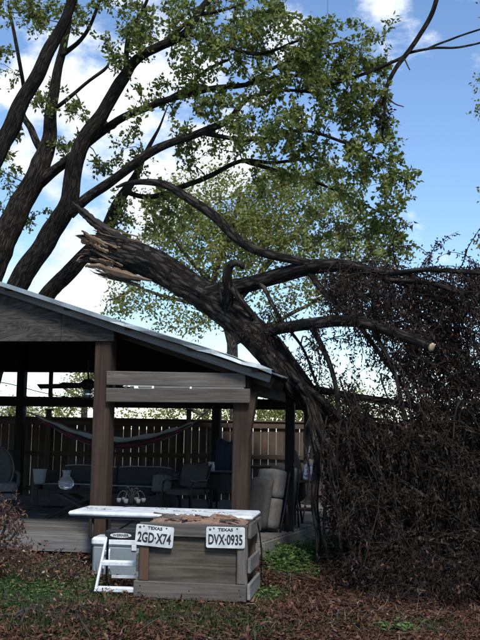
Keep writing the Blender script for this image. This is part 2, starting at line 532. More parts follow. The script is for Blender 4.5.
# ------------------------------------------------------------------ ground
def gz(x, y):
    return .035 * mnoise.noise(Vector((x * .5, y * .5, 0))) + .02 * mnoise.noise(Vector((x * 1.7, y * 1.7, 3))) - .03
def build_ground():
    xs = sorted(set([-600, -200, -80, -30, -14, 14, 30, 80, 200, 600] + [round(-9 + .25 * i, 3) for i in range(73)]))
    ys = sorted(set([-400, -100, -30, -8, 0, 20.5, 24, 30, 45, 80, 160, 400, 1200] + [round(3 + .25 * i, 3) for i in range(65)]))
    vv = []
    for y in ys:
        for x in xs:
            near = 1. if (-9 <= x <= 9 and 3 <= y <= 19) else 0.
            vv.append((x, y, gz(x, y) if near else -.02))
    W = len(xs)
    ff = [(j * W + i, j * W + i + 1, (j + 1) * W + i + 1, (j + 1) * W + i) for j in range(len(ys) - 1) for i in range(W - 1)]
    me = bpy.data.meshes.new('ground'); me.from_pydata(vv, [], ff)
    me.polygons.foreach_set('use_smooth', [True] * len(ff))
    m, t, p, o = newmat('yard_soil_and_thatch')
    tcn = N(t, 'ShaderNodeTexCoord')
    n1 = N(t, 'ShaderNodeTexNoise', Scale=1.1, Detail=6.0, Roughness=.6)
    n2 = N(t, 'ShaderNodeTexNoise', Scale=38.0, Detail=6.0, Roughness=.75)
    for q in (n1, n2): L(t, tcn.outputs['Object'], q.inputs['Vector'])
    a = ramp(t, n2.outputs['Fac'], [(.3, (.02, .014, .011)), (.55, (.05, .034, .027)), (.75, (.11, .08, .06))])
    b = ramp(t, n2.outputs['Fac'], [(.3, (.015, .022, .009)), (.6, (.04, .05, .022)), (.8, (.09, .085, .05))])
    f = ramp(t, n1.outputs['Fac'], [(.42, (0, 0, 0)), (.6, (1, 1, 1))])
    near = mixc(t, f, a, b)
    # ground beyond the fence, coloured pale so the picket gaps look backlit
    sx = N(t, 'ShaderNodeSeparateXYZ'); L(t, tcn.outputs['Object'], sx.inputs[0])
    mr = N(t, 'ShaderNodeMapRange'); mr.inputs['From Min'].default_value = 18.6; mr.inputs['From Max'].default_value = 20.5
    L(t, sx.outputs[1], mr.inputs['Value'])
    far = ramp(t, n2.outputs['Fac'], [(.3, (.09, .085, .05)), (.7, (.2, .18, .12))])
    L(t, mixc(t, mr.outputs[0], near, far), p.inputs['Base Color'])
    p.inputs['Roughness'].default_value = .95
    p.inputs['Specular IOR Level'].default_value = .15
    bump(t, p, n2.outputs['Fac'], .8, .03)
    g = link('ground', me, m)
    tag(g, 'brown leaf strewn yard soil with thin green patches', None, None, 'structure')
build_ground()

# ------------------------------------------------------------------ pavilion
TH = R(11)
PAV = Vector((.045, 10.75, 0))
RZ = -TH
ux = Vector((math.cos(TH), -math.sin(TH), 0)); vy = Vector((math.sin(TH), math.cos(TH), 0))
def pl(px, py, v):
    """pavilion-local point seen at a photograph pixel on the plane at local depth v"""
    r = ROT @ Vector(((px - 240) / F, -(py - 320) / F, -1))
    k = (v - (CAM - PAV).dot(vy)) / r.dot(vy)
    w = CAM + r * k - PAV
    return Vector((w.dot(ux), v, w.z))
def loc2w(p): return PAV + ux * p[0] + vy * p[1] + Vector((0, 0, p[2]))
def w2loc(w): w = Vector(w) - PAV; return Vector((w.dot(ux), w.dot(vy), w.z))
DZ = .24
VF, VB = -.30, 6.15                        # roof front and back
e1 = pl(270, 372, VF); r0 = pl(0, 283.5, VF)
SL = (r0.z - e1.z) / (e1.x - r0.x)
UR = r0.x - 1.2; ZR = r0.z + 1.2 * SL
UE = e1.x
def zroof(u): return ZR - SL * abs(u - UR)
pav = thing('timber_pavilion', 'open timber pavilion with plywood gable and metal roof under the fallen tree', 'pavilion', PAV, RZ)
def B(name, a, b, w, th, mat, up=(0, 0, 1), parent=pav, **k): return board(name, a, b, w, th, M[mat], parent, up, **k)
uL = pl(102.5, 450, 0).x
# posts
B('post', (uL, 0, DZ), (uL, 0, pl(102, 341, 0).z + .1), .215, .2, 'post', bev=.012)
B('post', (0, 0, DZ), (0, 0, zroof(0) - .1), .185, .185, 'post', bev=.012)
for u in (2 * UR - uL, 2 * UR):
    B('post', (u, 0, DZ), (u, 0, zroof(u) - .14), .2, .2, 'post', bev=.012)
# wedge-shaped gusset on the right corner post
bm = bmesh.new()
g0 = pl(258, 393, .02); g1 = pl(252, 440, .02)
pts2 = [(.05, g0.z), (g0.x + .0, g0.z), (.0925, g1.z), (.05, g1.z)]
fr = [bm.verts.new((u, -.07, z)) for u, z in pts2]; bk = [bm.verts.new((u, .07, z)) for u, z in pts2]
bm.faces.new(fr); bm.faces.new(bk[::-1])
for i in range(4): bm.faces.new((fr[i], bk[i], bk[(i + 1) % 4], fr[(i + 1) % 4]))
bmesh.ops.recalc_face_normals(bm, faces=bm.faces[:])
link('gusset', bm_mesh('gusset', bm), M['post'], pav)
# prop post under the right eave, rear posts, rear beam and tie
pp = w2loc(gp(289, 531, DZ))
B('post', (pp.x, pp.y, DZ), (pp.x, pp.y, zroof(pp.x) - .12), .115, .115, 'postdark', bev=.008)
VR = 5.9
uA = pl(19, 450, VR).x; uB = pl(216, 450, VR).x
for u in (uA, uB, UE - .3, 2 * UR + .3):
    B('post', (u, VR, DZ), (u, VR, zroof(u) - .16), .15, .15, 'postdark', bev=.01)
zb0 = pl(60, 407, VR).z; zb1 = pl(60, 397, VR).z
B('rear_beam', (2 * UR - UE + .1, VR - .1, (zb0 + zb1) / 2), (UE - .05, VR - .1, (zb0 + zb1) / 2), zb1 - zb0, .05, 'postdark')
zt = pl(60, 372.5, VR).z
bmq = bmesh.new()
def plate(name, poly, v0, v1, mat, parent=pav):
    bm = bmesh.new()
    a = [bm.verts.new((u, v0, z)) for u, z in poly]; b = [bm.verts.new((u, v1, z)) for u, z in poly]
    bm.faces.new(a); bm.faces.new(b[::-1])
    n = len(poly)
    for i in range(n): bm.faces.new((a[i], b[i], b[(i + 1) % n], a[(i + 1) % n]))
    bmesh.ops.recalc_face_normals(bm, faces=bm.faces[:])
    return link(name, bm_mesh(name, bm), mat, parent)
bmq.free()
ux1 = UR + (ZR - .015 - zt) / SL
plate('rear_gable_panel', [(2 * UR - ux1, zt), (ux1, zt), (UR, ZR - .015)], VR - .03, VR, M['rafter'])
uM = pl(52, 385, VR).x
B('mullion', (uM, VR - .06, zb1 + .002), (uM, VR - .06, zt + .05), .075, .06, 'postdark')
# front gable plywood, two sheets each side of a butt joint
zg = pl(60, 342, -.02).z
ue = pl(114.5, 330, -.12).x; us = pl(62, 330, -.12).x
UL2 = 2 * UR - ue
def gpoly(u0, u1):
    pts = [(u0, zg), (u1, zg), (u1, zroof(u1) - .025)]
    if u0 < UR < u1: pts.append((UR, ZR - .025))
    pts.append((u0, zroof(u0) - .025))
    return pts
for (a, b) in ((UL2, us - 2.45), (us - 2.444, us - .003), (us + .003, ue)):
    plate('gable_panel', gpoly(a, b), -.145, -.12, M['ply'])
B('tie_beam', (UL2, 0.0, zg + .07), (ue - .02, 0.0, zg + .07), .13, .1, 'rafter')
# front rafters below the metal (weathered)
rh = .085
for s in (1, -1):
    a = Vector((UR + s * .02, -.20, zroof(UR) - .03 - rh / 2)); b = Vector((UR + s * (UE - UR - .01), -.20, zroof(UE) - .03 - rh / 2))
    B('barge_board', a, b, rh, .03, 'greylight')
    for v in np.linspace(.1, VB - .15, 8):
        a = Vector((UR + s * .03, v, ZR - .115)); b = Vector((UR + s * (UE - UR - .03), v, zroof(UE) - .105))
        B('rafter', a, b, .13, .045, 'rafter')
    for q in np.linspace(.12, .96, 6):
        u = UR + s * q * (UE - UR)
        B('purlin', (u, VF + .04, zroof(u) - .035), (u, VB - .04, zroof(u) - .035), .032, .08, 'rafter', up=(0, 0, 1))
B('ridge_beam', (UR, VF + .16, ZR - .17), (UR, VB - .16, ZR - .17), .2, .05, 'rafter')
# side plates carrying the rafters
for u in (0, 2 * UR):
    B('eave_beam', (u, -.09, zroof(0) - .25), (u, VR, zroof(0) - .25), .17, .08, 'rafter')
# two weathered planks across the right bay with a ragged gap between them
for k, (x0, y0, x1, y1, hpx) in enumerate(((107, 378, 245.5, 380.5, 14), (106.5, 395, 250, 396, 14))):
    a = pl(x0, y0, -.145); b = pl(x1, y1, -.145)
    B('cross_plank', a, b, hpx / 87, .042, 'grey', wob=.004)
ch = [pl(x, 386.6 + .012 * (x - 107) , -.13) for x in (112, 128, 150, 180, 210, 244)]
for q, (x0, x1) in enumerate(((124, 128), (130, 134), (138, 152), (154, 190), (192, 244))):
    a = pl(x0, 386.6 + .012 * (x0 - 107), -.157); b = pl(x1, 386.6 + .012 * (x1 - 107), -.157)
    B('batten', a, b, .026, .018, 'greylight', wob=.007)
# corrugated metal sheets
def corr(name, v0, v1, s, lift=None):
    nv = int((v1 - v0) / .019); nu = 10
    vs_, fs = [], []
    for i in range(nu + 1):
        q = i / nu
        u = UR + s * q * (UE - UR + .03)
        for j in range(nv + 1):
            v = v0 + (v1 - v0) * j / nv
            z = zroof(u) + .009 * math.sin(2 * math.pi * v / .076) + .002
            if lift: z += lift(q, v)
            vs_.append((u, v, z))
    for i in range(nu):
        for j in range(nv):
            a = i * (nv + 1) + j
            fs.append((a, a + 1, a + nv + 2, a + nv + 1))
    me = bpy.data.meshes.new(name); me.from_pydata(vs_, [], fs)
    me.polygons.foreach_set('use_smooth', [True] * len(fs))
    o = link(name, me, M['metal'], pav)
    md = o.modifiers.new('thickness', 'SOLIDIFY'); md.thickness = .004
    return o
ed = np.linspace(VF, VB, 9)
for i in range(8):
    for s in (1, -1):
        lf = None
        if s == 1 and i == 0: lf = lambda q, v: .0 + (.035 * max(0, math.sin((q - .62) * 9)) if q > .62 else 0) * (1 if v < .3 else .4) + .012 * math.sin(q * 23) * (q > .4)
        corr('roof_sheet', ed[i] - (.02 if i else 0), ed[i + 1] + .02, s, lf)
# bent rake flashing along the front edge, buckled near the eave
for s in (1, -1):
    a_ = Acc()
    nseg = 26
    for i in range(nseg + 1):
        q = i / nseg
        u = UR + s * q * (UE - UR + .02)
        z = zroof(u) + .012 + (.03 * abs(math.sin(q * 31)) * max(0, q - .55) * 2 if s == 1 else 0)
        tw = (.03 * math.sin(q * 19) if q > .6 and s == 1 else 0)
        a_.v += [Vector((u, VF - .012, z - .04)), Vector((u, VF - .012 - tw, z + .008)), Vector((u, VF + .16, z + .012))]
        if i:
            b0 = len(a_.v) - 6
            a_.f += [(b0, b0 + 1, b0 + 4, b0 + 3), (b0 + 1, b0 + 2, b0 + 5, b0 + 4)]
    o = a_.obj('rake_flashing', M['metal'], pav, smooth=False)
    o.modifiers.new('thickness', 'SOLIDIFY').thickness = .003

# ------------------------------------------------------------------ deck
deck = thing('wooden_deck', 'low weathered grey plank deck under the pavilion', 'deck', PAV, RZ)
c0 = w2loc(gp(262, 541.5, DZ)); c1 = w2loc(gp(312, 525.5, DZ))
sk = (c1.x - c0.x) / (c1.y - c0.y)
dv0 = c0.y
def ur_edge(v): return c0.x + sk * (v - dv0) if v < c1.y + .3 else c0.x + sk * (c1.y + .3 - dv0)
dl = 2 * UR - .4
v = dv0
pw = .142
k = 0
while v < 6.3:
    r_ = ur_edge(v + pw / 2) - .01
    cut = [dl]
    x = dl + random.uniform(1.2, 3.2)
    while x < r_ - .8:
        cut.append(x); x += random.uniform(2.2, 3.2)
    cut.append(r_)
    for a, b in zip(cut, cut[1:]):
        board('plank', (a + .003, v + pw / 2, DZ - .016 + random.uniform(-.002, .002)), (b - .003, v + pw / 2, DZ - .016 + random.uniform(-.002, .002)), .032, pw - .009, M['deck'], deck, bev=.004)
    v += pw
B('fascia_board', (dl, dv0 - .022, DZ - .115), (c0.x, dv0 - .022, DZ - .115), .19, .036, 'greylight', parent=deck)
B('fascia_board', (c0.x + .018, dv0 - .04, DZ - .112), (ur_edge(c1.y + .3) + .018, c1.y + .3, DZ - .112), .2, .036, 'greylight', parent=deck)
B('fascia_board', (ur_edge(6) + .018, c1.y + .3, DZ - .112), (ur_edge(6) + .018, 6.3, DZ - .112), .2, .036, 'greylight', parent=deck)
for vv in np.linspace(dv0 + .1, 6.1, 5):
    B('joist', (dl, vv, DZ - .13), (ur_edge(vv) - .05, vv, DZ - .13), .16, .045, 'rafter', parent=deck)
for uu in np.linspace(dl + .1, -.1, 4):
    for vv in (dv0 + .3, 3.2, 6.0):
        B('pier', (uu, vv, -.1), (uu, vv, DZ - .2), .14, .14, 'rafter', parent=deck)

# ------------------------------------------------------------------ fence
FD = 18.0
fl = at(-70, 417, FD); fz = 1.75
fence = thing('picket_fence', 'tall brown wooden privacy fence behind the pavilion', 'fence', (0, FD, 0), 0)
zt_f = at(110, 418, FD).z
meshes = [bm_mesh('picket', box_bm(zt_f - .05, .018, .138 + random.uniform(-.006, .004), .003, .003)) for _ in range(8)]
x = -9.2
i = 0
while x < 7.2:
    o = link('picket', meshes[i % 8], M['fence'], fence, (x, random.uniform(-.004, .004), (zt_f - .05) / 2 + random.uniform(-.012, .0)), (random.uniform(-.006, .006), -math.pi / 2 + random.uniform(-.005, .005), random.uniform(-.04, .04)))
    gap = random.choice((.001, .002, .003, .005, .007, .010, .014))
    x += .139 + gap
    i += 1
for z in (.35, 1.0, 1.58):
    for q in range(8):
        box('rail', (-9.2 + 2.25 * q + 1.12, -.04, z), (2.24, .04, .088), M['fence'], fence, None, .004)
for q in range(8):
    box('cap_rail', (-9.2 + 2.25 * q + 1.12, -.02, zt_f - .012), (2.246, .13, .03), M['fence'], fence, None, .004)
    box('top_board', (-9.2 + 2.25 * q + 1.12, -.03, zt_f - .075), (2.244, .02, .095), M['fence'], fence, None, .004)
for px in (-55, 49, 189, 330, 460):
    X = at(px, 411, FD - .1).x
    zc = at(px, 410.5, FD - .1).z
    pt = board('post', (X, -.09, 0), (X, -.09, zc), .1, .09, M['fence'], fence)
    box('post_cap', (0, 0, 0), (.028, .15, .15), M['fence'], pt, None, .006).location = (zc / 2 + .014, 0, 0)

# ------------------------------------------------------------------ trees
def R_(w, d): return w / 2 * d / F
class Tree:
    def __init__(s, name, label, cat, base, group=None):
        s.base = Vector(base)
        s.root = thing(name, label, cat, s.base, 0, group)
        s.nodes = []        # (point, radius)
    def limb(s, name, strokes, mat, seg=14, amp=.12, kink=.05, n=None, parent=None):
        """strokes: list of lists of (px, py, depth, width in px)"""
        a = Acc()
        for st in strokes:
            pts = [at(p[0], p[1], p[2]) for p in st]
            rad = [R_(p[3], p[2]) for p in st]
            c, rr = a.tube(pts, rad, seg, n or (len(st) - 1) * 5, amp, True, kink)
            s.nodes += list(zip(c, rr))
        o = a.obj(name, mat, parent or s.root, s.base)
        return o
def grow(nodes, tips, rnd_mid=.12, sag=.0, r0=.014, r1=.003, acc=None, maxr=9.):
    """join every tip to the nearest wood; returns the tubes and the twig ends with their directions"""
    P = np.array([tuple(n[0]) for n in nodes], np.float64)
    RR = [n[1] for n in nodes]
    acc = acc or Acc()
    tips = np.array(tips)
    d0 = np.array([np.min(np.sum((P - t) ** 2, axis=1)) for t in tips])
    order = np.argsort(d0)
    cap = len(P) + len(tips) * 5 + 5
    buf = np.empty((cap, 3)); buf[:len(P)] = P; cnt = len(P)
    out = []
    for i in order:
        t = tips[i]
        dd = np.sum((buf[:cnt] - t) ** 2, axis=1)
        j = int(np.argmin(dd)); ds = math.sqrt(dd[j])
        if ds > maxr: continue
        s = Vector(buf[j]); e = Vector(t)
        if ds < .05: continue
        off = Vector(rng.normal(size=3)) * rnd_mid * ds
        m1 = s.lerp(e, .35) + off + Vector((0, 0, sag * ds * .5)); m2 = s.lerp(e, .7) + off * .7 + Vector((0, 0, sag * ds * .4))
        ra = min(r0 + .006 * ds, max(RR[j] * .8, r1 * 1.5) if j < len(RR) else r0)
        acc.tube([s, m1, m2, e], [ra, ra * .75, (ra + r1) / 2, r1], 5 if ra > .012 else 4, 4, 0, False)
        for q in (m1, m2, e):
            buf[cnt] = q; cnt += 1; RR_append(RR, ra * .7)
        out.append((e, (e - m1).normalized(), m2))
    return acc, out
def RR_append(l, v): l.append(v)
def leaf_cloud(ends, per, spread, droop, acc=None, sub=3, subl=.35, r=.0025):
    """short twigs at each end with leaves along them"""
    P, D = [], []
    for e, d, m in ends:
        for k in range(sub):
            dv = (d * .6 + Vector(rng.normal(size=3)) * .75 + Vector((0, 0, -droop))).normalized()
            s = m.lerp(e, rng.random()) if k else e
            q = s + dv * subl * rng.uniform(.6, 1.3)
            mid = s.lerp(q, .5) + Vector((0, 0, .05))
            if acc is not None: acc.tube([s, mid, q], [r * 1.3, r, r * .5], 3, 2, 0, False)
            for w in range(per):
                f = rng.uniform(.1, 1.05)
                b = s.lerp(mid, f * 2) if f < .5 else mid.lerp(q, f * 2 - 1)
                ld = (dv * .5 + Vector(rng.normal(size=3)) * .8 + Vector((0, 0, -droop * .8)))
                P.append(tuple(b + Vector(rng.normal(size=3)) * spread)); D.append(tuple(ld))
    return np.array(P), np.array(D)
def ell_tips(clusters, scale=1.):
    out = []
    for (cx, cy, rx, ry, d, dd, n) in clusters:
        n = int(n * scale); k = 0
        while k < n:
            x, y = rng.uniform(-1, 1, 2)
            if x * x + y * y > 1: continue
            p = at(cx + x * rx, cy + y * ry, d + rng.uniform(-dd, dd))
            out.append(tuple(p)); k += 1
    return out

# --- the standing tree, several stems from one stool beyond the left corner
TD = 20.0
tb = gp(-58, 500, 0); tb = Vector((at(-58, 500, TD).x, TD, -.1))
oak = Tree('standing_tree', 'tall leafy green tree with several leaning dark stems behind the pavilion', 'tree', tb)
def bpt(dx, w): # stem base
    p = tb + Vector((dx, rng.uniform(-.2, .2), 0))
    return p
def limb_from(tree, name, start, st, w0, mat, **k):
    a = Acc()
    pts = [start] + [at(p[0], p[1], p[2]) for p in st]
    rad = [w0] + [R_(p[3] * .82, p[2]) for p in st]
    c, rr = a.tube(pts, rad, k.get('seg', 40), (len(pts) - 1) * 16, k.get('amp', .1), True, k.get('kink', .1), furrow=.07)
    tree.nodes += list(zip(c, rr))
    return a.obj(name, mat, tree.root, tree.base)
bk = M['bark']
limb_from(oak, 'trunk', tb + Vector((-.15, .1, 0)), [(-45, 380, 20, 40), (-22, 310, 19.9, 36), (0, 248, 19.8, 31), (21, 207, 19.7, 28), (40, 170, 19.6, 24), (49, 135, 19.5, 17), (52, 92, 19.5, 13), (61, 55, 19.4, 10), (65, 18, 19.3, 8), (70, -25, 19.2, 7)], .5, M['barkl'])
limb_from(oak, 'trunk', tb + Vector((.2, -.1, 0)), [(-38, 395, 19.6, 32), (-12, 330, 19.4, 28), (20, 280, 19.2, 25), (45, 243, 19.0, 24), (66, 208, 18.8, 22), (74, 178, 18.7, 21), (84, 140, 18.6, 19), (104, 112, 18.5, 16), (119, 82, 18.4, 15), (133, 62, 18.3, 12), (160, 48, 18.1, 11), (184, 32, 17.9, 10), (200, 10, 17.8, 9), (222, -20, 17.7, 8)], .42, bk)
limb_from(oak, 'trunk', tb + Vector((.5, .2, 0)), [(-15, 390, 20.4, 24), (10, 345, 20.4, 21), (52, 294, 20.4, 19), (75, 266, 20.3, 18), (97, 239, 20.2, 16), (117, 205, 20.2, 14), (130, 184, 20.2, 10), (143, 160, 20.2, 6.5), (156, 132, 20.1, 3.5), (166, 104, 20.1, 1.2)], .32, M['barkl'])
limb_from(oak, 'trunk', tb + Vector((-.5, -.3, 0)), [(-75, 330, 17.6, 30), (-40, 220, 16.8, 25), (-8, 158, 16.5, 21), (14, 120, 16.4, 20), (32, 84, 16.3, 17), (50, 46, 16.2, 16), (66, 14, 16.1, 12), (84, -20, 16, 10)], .42, bk)
S = []
S.append([(32, 190, 19.7, 15), (58, 168, 19.4, 12), (80, 150, 19, 11), (104, 130, 18.9, 10), (130, 115, 18.6, 9), (164, 101, 18.3, 8), (200, 91, 18, 7), (245, 85, 17.8, 6), (295, 76, 17.6, 4), (345, 80, 17.5, 3)])
S.append([(70, 213, 18.8, 14), (85, 200, 18.6, 12), (108, 183, 18.3, 11), (132, 166, 18, 11), (160, 148, 17.8, 10), (200, 132, 17.6, 9), (230, 119, 17.4, 8), (246, 100, 17.3, 6), (280, 90, 17.2, 4), (330, 95, 17.1, 2.5)])
S.append([(46, 158, 19.6, 9), (37, 143, 19.6, 8.5), (30, 128, 19.6, 8), (22, 112, 19.7, 6), (24, 85, 19.8, 5), (15, 40, 19.8, 4), (8, 5, 19.8, 3)])
S.append([(126, 72, 18.4, 6), (126, 50, 18.3, 6), (130, 32, 18.2, 5), (146, 5, 18, 4), (152, -15, 18, 3)])
S.append([(62, 55, 19.4, 7), (80, 38, 19.2, 5), (92, 20, 19.1, 4), (102, -5, 19, 4)])
S.append([(53, 110, 19.5, 5), (80, 88, 19.2, 4), (104, 70, 19, 4), (110, 60, 19, 2)])
S.append([(160, 48, 18.1, 6), (190, 20, 18, 5), (215, 12, 17.8, 4), (240, 5, 17.7, 3)])
S.append([(126, 192, 20.2, 6), (150, 197, 20, 6), (183, 186, 19.6, 6), (212, 174, 19.2, 6), (242, 160, 19, 5), (275, 163, 18.8, 4), (318, 158, 18.6, 3)])
S.append([(165, 101, 18.3, 5), (182, 90, 18.2, 4), (205, 72, 18, 4), (228, 60, 17.9, 3)])
S.append([(184, 32, 17.9, 6), (215, 40, 17.6, 5), (255, 55, 17.4, 4), (300, 40, 17.2, 3)])
S.append([(245, 85, 17.8, 5), (275, 68, 17.6, 4), (310, 52, 17.5, 3), (345, 42, 17.4, 2)])
S.append([(242, 160, 19, 5), (290, 175, 18.6, 4), (335, 190, 18.4, 3), (385, 215, 18.2, 2)])
S.append([(200, 132, 17.6, 6), (250, 140, 17.4, 5), (300, 130, 17.2, 4), (350, 145, 17, 3), (385, 165, 17, 2)])
# the bare forked branch reaching over to the right
S.append([(300, 92, 17.2, 4), (347, 80, 17, 4), (395, 61, 16.9, 4), (408, 53, 16.9, 3.5), (432, 49, 16.8, 3), (458, 47, 16.8, 2.5), (490, 38, 16.7, 2)])
S.append([(425, 50, 16.8, 2.6), (445, 42, 16.8, 2.4), (462, 34, 16.8, 2.2), (492, 24, 16.7, 2)])
S = [[(p[0], p[1], p[2], p[3] * .88) for p in st] for st in S]
oak.limb('limb', S, bk, 12, .14, .04)
clusters = [(18, 12, 34, 20, 19.6, 1.2, 34), (55, 20, 30, 20, 19.4, 1, 18), (8, 60, 12, 25, 19.8, 1, 6), (57, 102, 24, 14, 19.4, .8, 18), (8, 150, 16, 35, 19.8, 1, 18), (12, 205, 15, 30, 20.4, 1, 14), (55, 150, 25, 15, 19.6, 1, 8),
            (105, 15, 30, 18, 18.8, 1, 12), (140, 25, 24, 26, 18.3, 1, 26), (180, 20, 45, 24, 18, 1.2, 34), (225, 35, 45, 30, 17.8, 1.2, 52), (125, 55, 26, 14, 18.5, .8, 14),
            (280, 45, 50, 34, 17.5, 1.2, 66), (335, 55, 42, 34, 17.3, 1, 64), (360, 85, 26, 34, 17.1, .8, 44), (300, 90, 50, 30, 17.4, 1, 52), (230, 95, 45, 24, 17.8, 1, 36), (175, 85, 40, 20, 18.2, 1, 20),
            (150, 122, 30, 16, 18.4, 1, 10), (205, 150, 45, 24, 18.4, 1.4, 30), (260, 125, 50, 28, 17.6, 1.2, 46), (330, 135, 60, 28, 17.2, 1, 52), (385, 150, 20, 30, 17, .7, 18), (300, 175, 60, 24, 18.2, 1.2, 34),
            (370, 185, 46, 26, 17.6, 1, 44), (395, 220, 26, 26, 17.8, .8, 28), (345, 225, 50, 26, 18.2, 1, 34), (390, 255, 22, 14, 18, .7, 12), (120, 160, 30, 22, 19.8, 1, 18), (125, 215, 34, 26, 20, 1, 30), (165, 210, 34, 26, 19.8, 1, 22),
            (90, 130, 26, 14, 19, 1, 8), (45, 210, 14, 18, 19.8, .8, 5), (200, 60, 40, 20, 18, 1, 18), (250, 12, 40, 14, 17.6, 1, 18), (372, 118, 14, 18, 17, .5, 12), (380, 30, 12, 12, 17, .5, 2)]
clusters += [(-60, 60, 60, 70, 19.5, 1.5, 50), (150, -50, 200, 40, 18.5, 1.5, 70)]
ta = Acc()
ta, ends = grow(oak.nodes, ell_tips(clusters, .52), .16, .05, .013, .004, ta)
P, D = leaf_cloud(ends, 14, .03, .15, ta, 5, .26)
ta.obj('twig', M['twig'], oak.root, oak.base)
n = len(P)
lo = link('leaf', leaf_mesh('leaf', P - np.array(oak.base), D, rand_dirs(n) + np.array([0, 0, .8]), rng.uniform(.05, .13, n), rng.uniform(.034, .082, n), .12), M['leaf'], oak.root)
tag(lo, None, None, None, 'stuff')

# --- dead branch hanging from the crown at the top right
hb0 = at(437, -40, 16.6)
hang = Tree('hanging_branch', 'bare broken branch hanging from the crown at the top right', 'branch', at(383, 145, 16.8))
hang.limb('stem', [[(452, -60, 16.6, 5), (438, -4, 16.6, 5), (428, 22, 16.7, 5), (406, 54, 16.8, 5), (394, 72, 16.8, 4.5), (386, 90, 16.8, 4), (384, 115, 16.8, 3), (383, 142, 16.8, 2)]], M['bark'], 8, .12, .04)
for st_t in [[(386, 90, 16.8, 3), (375, 106, 16.8, 2.5), (364, 118, 16.8, 2), (350, 128, 16.8, 1.5)], [(386, 96, 16.8, 2), (395, 104, 16.7, 1.6), (404, 107, 16.7, 1)], [(384, 110, 16.8, 2), (377, 128, 16.8, 1.4)], [(404, 58, 16.8, 2), (410, 70, 16.7, 1.2)]]:
    hang.limb('side_twig', [st_t], M['twig'], 5, 0, .02)

ta = Acc()
ta, en_h = grow(hang.nodes, ell_tips([(383, 118, 5, 22, 16.8, .15, 12), (372, 112, 8, 8, 16.8, .1, 5)]), .1, 0, .006, .002, ta)
P, D = leaf_cloud(en_h, 5, .03, .5, ta, 3, .16)
tag(ta.obj('twig', M['twig'], hang.root, hang.base), None, None, None, 'stuff')
n = len(P)
tag(link('withered_leaf', leaf_mesh('withered_leaf', P - np.array(hang.base), D, rand_dirs(n), rng.uniform(.05, .1, n), rng.uniform(.03, .05, n), .3, .1), M['dead'], hang.root), None, None, None, 'stuff')

# --- neighbour tree out of frame on the right whose drooping leaf sprays just enter the picture
nb = Tree('overhanging_tree', 'leafy twigs of a tree at the right edge of the sky', 'tree', Vector((6.3, 14.5, -.1)))
b0 = Vector(nb.base)
a = Acc()
c, rr = a.tube([b0, b0 + Vector((.1, 0, 2.5)), b0 + Vector((-.1, -.2, 5)), b0 + Vector((.1, -.1, 8))], [.26, .2, .17, .1], 14, 18, .12, True, .06)
nb.nodes += list(zip(c, rr))
for dz, yy in ((7.6, 6), (6.6, 95), (5.4, 190), (4.6, 236)):
    e = at(500, yy - 18, 14.3)
    c, rr = a.tube([b0 + Vector((0, 0, min(dz, 7.9) - .4)), Vector((b0.x * .5 + e.x * .5, 14.4, (dz + e.z) / 2 + .4)), e], [.07, .04, .02], 8, 8, .1, True, .03)
    nb.nodes += list(zip(c, rr))
a.obj('trunk', M['bark'], nb.root, nb.base)
ta = Acc()
tp = ell_tips([(488, 4, 6, 6, 14.3, .3, 3), (484, 80, 7, 6, 14.3, .3, 3), (484, 113, 7, 4, 14.3, .3, 3), (488, 196, 5, 4, 14.3, .3, 2), (486, 240, 6, 4, 14.3, .3, 2), (535, 120, 25, 140, 14.4, .6, 60), (560, 60, 50, 120, 14.5, .8, 60)])
ta, ends = grow(nb.nodes, tp, .1, .05, .01, .003, ta)
P, D = leaf_cloud(ends, 9, .05, .3, ta, 3, .22)
ta.obj('twig', M['twig'], nb.root, nb.base)
n = len(P)
tag(link('leaf', leaf_mesh('leaf', P - np.array(nb.base), D, rand_dirs(n), rng.uniform(.05, .09, n), rng.uniform(.03, .05, n)), M['leaf'], nb.root), None, None, None, 'stuff')

# --- paler trees beyond the fence
def far_tree(label, bx, d, stems, clus, per=13, lsz=(.09, .17), grp='trees beyond the fence'):
    b = Vector((at(bx, 440, d).x, d, -.1))
    t = Tree('background_tree', label, 'tree', b, grp)
    a = Acc()
    for st in stems:
        pts = [at(p[0], p[1], p[2]) for p in st]
        if st[0][1] > 420: pts[0] = b.copy()
        c, rr = a.tube(pts, [R_(p[3], p[2]) for p in st], 9, (len(pts) - 1) * 4, .1, True, .08)
        t.nodes += list(zip(c, rr))
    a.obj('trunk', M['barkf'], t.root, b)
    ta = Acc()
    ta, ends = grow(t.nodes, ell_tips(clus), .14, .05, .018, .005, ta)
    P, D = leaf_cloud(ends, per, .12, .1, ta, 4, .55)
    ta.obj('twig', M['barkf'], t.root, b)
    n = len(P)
    tag(link('leaf', leaf_mesh('leaf', P - np.array(b), D, rand_dirs(n) + np.array([0, 0, .7]), rng.uniform(*lsz, n), rng.uniform(lsz[0] * .6, lsz[1] * .6, n)), M['leaff'], t.root), None, None, None, 'stuff')
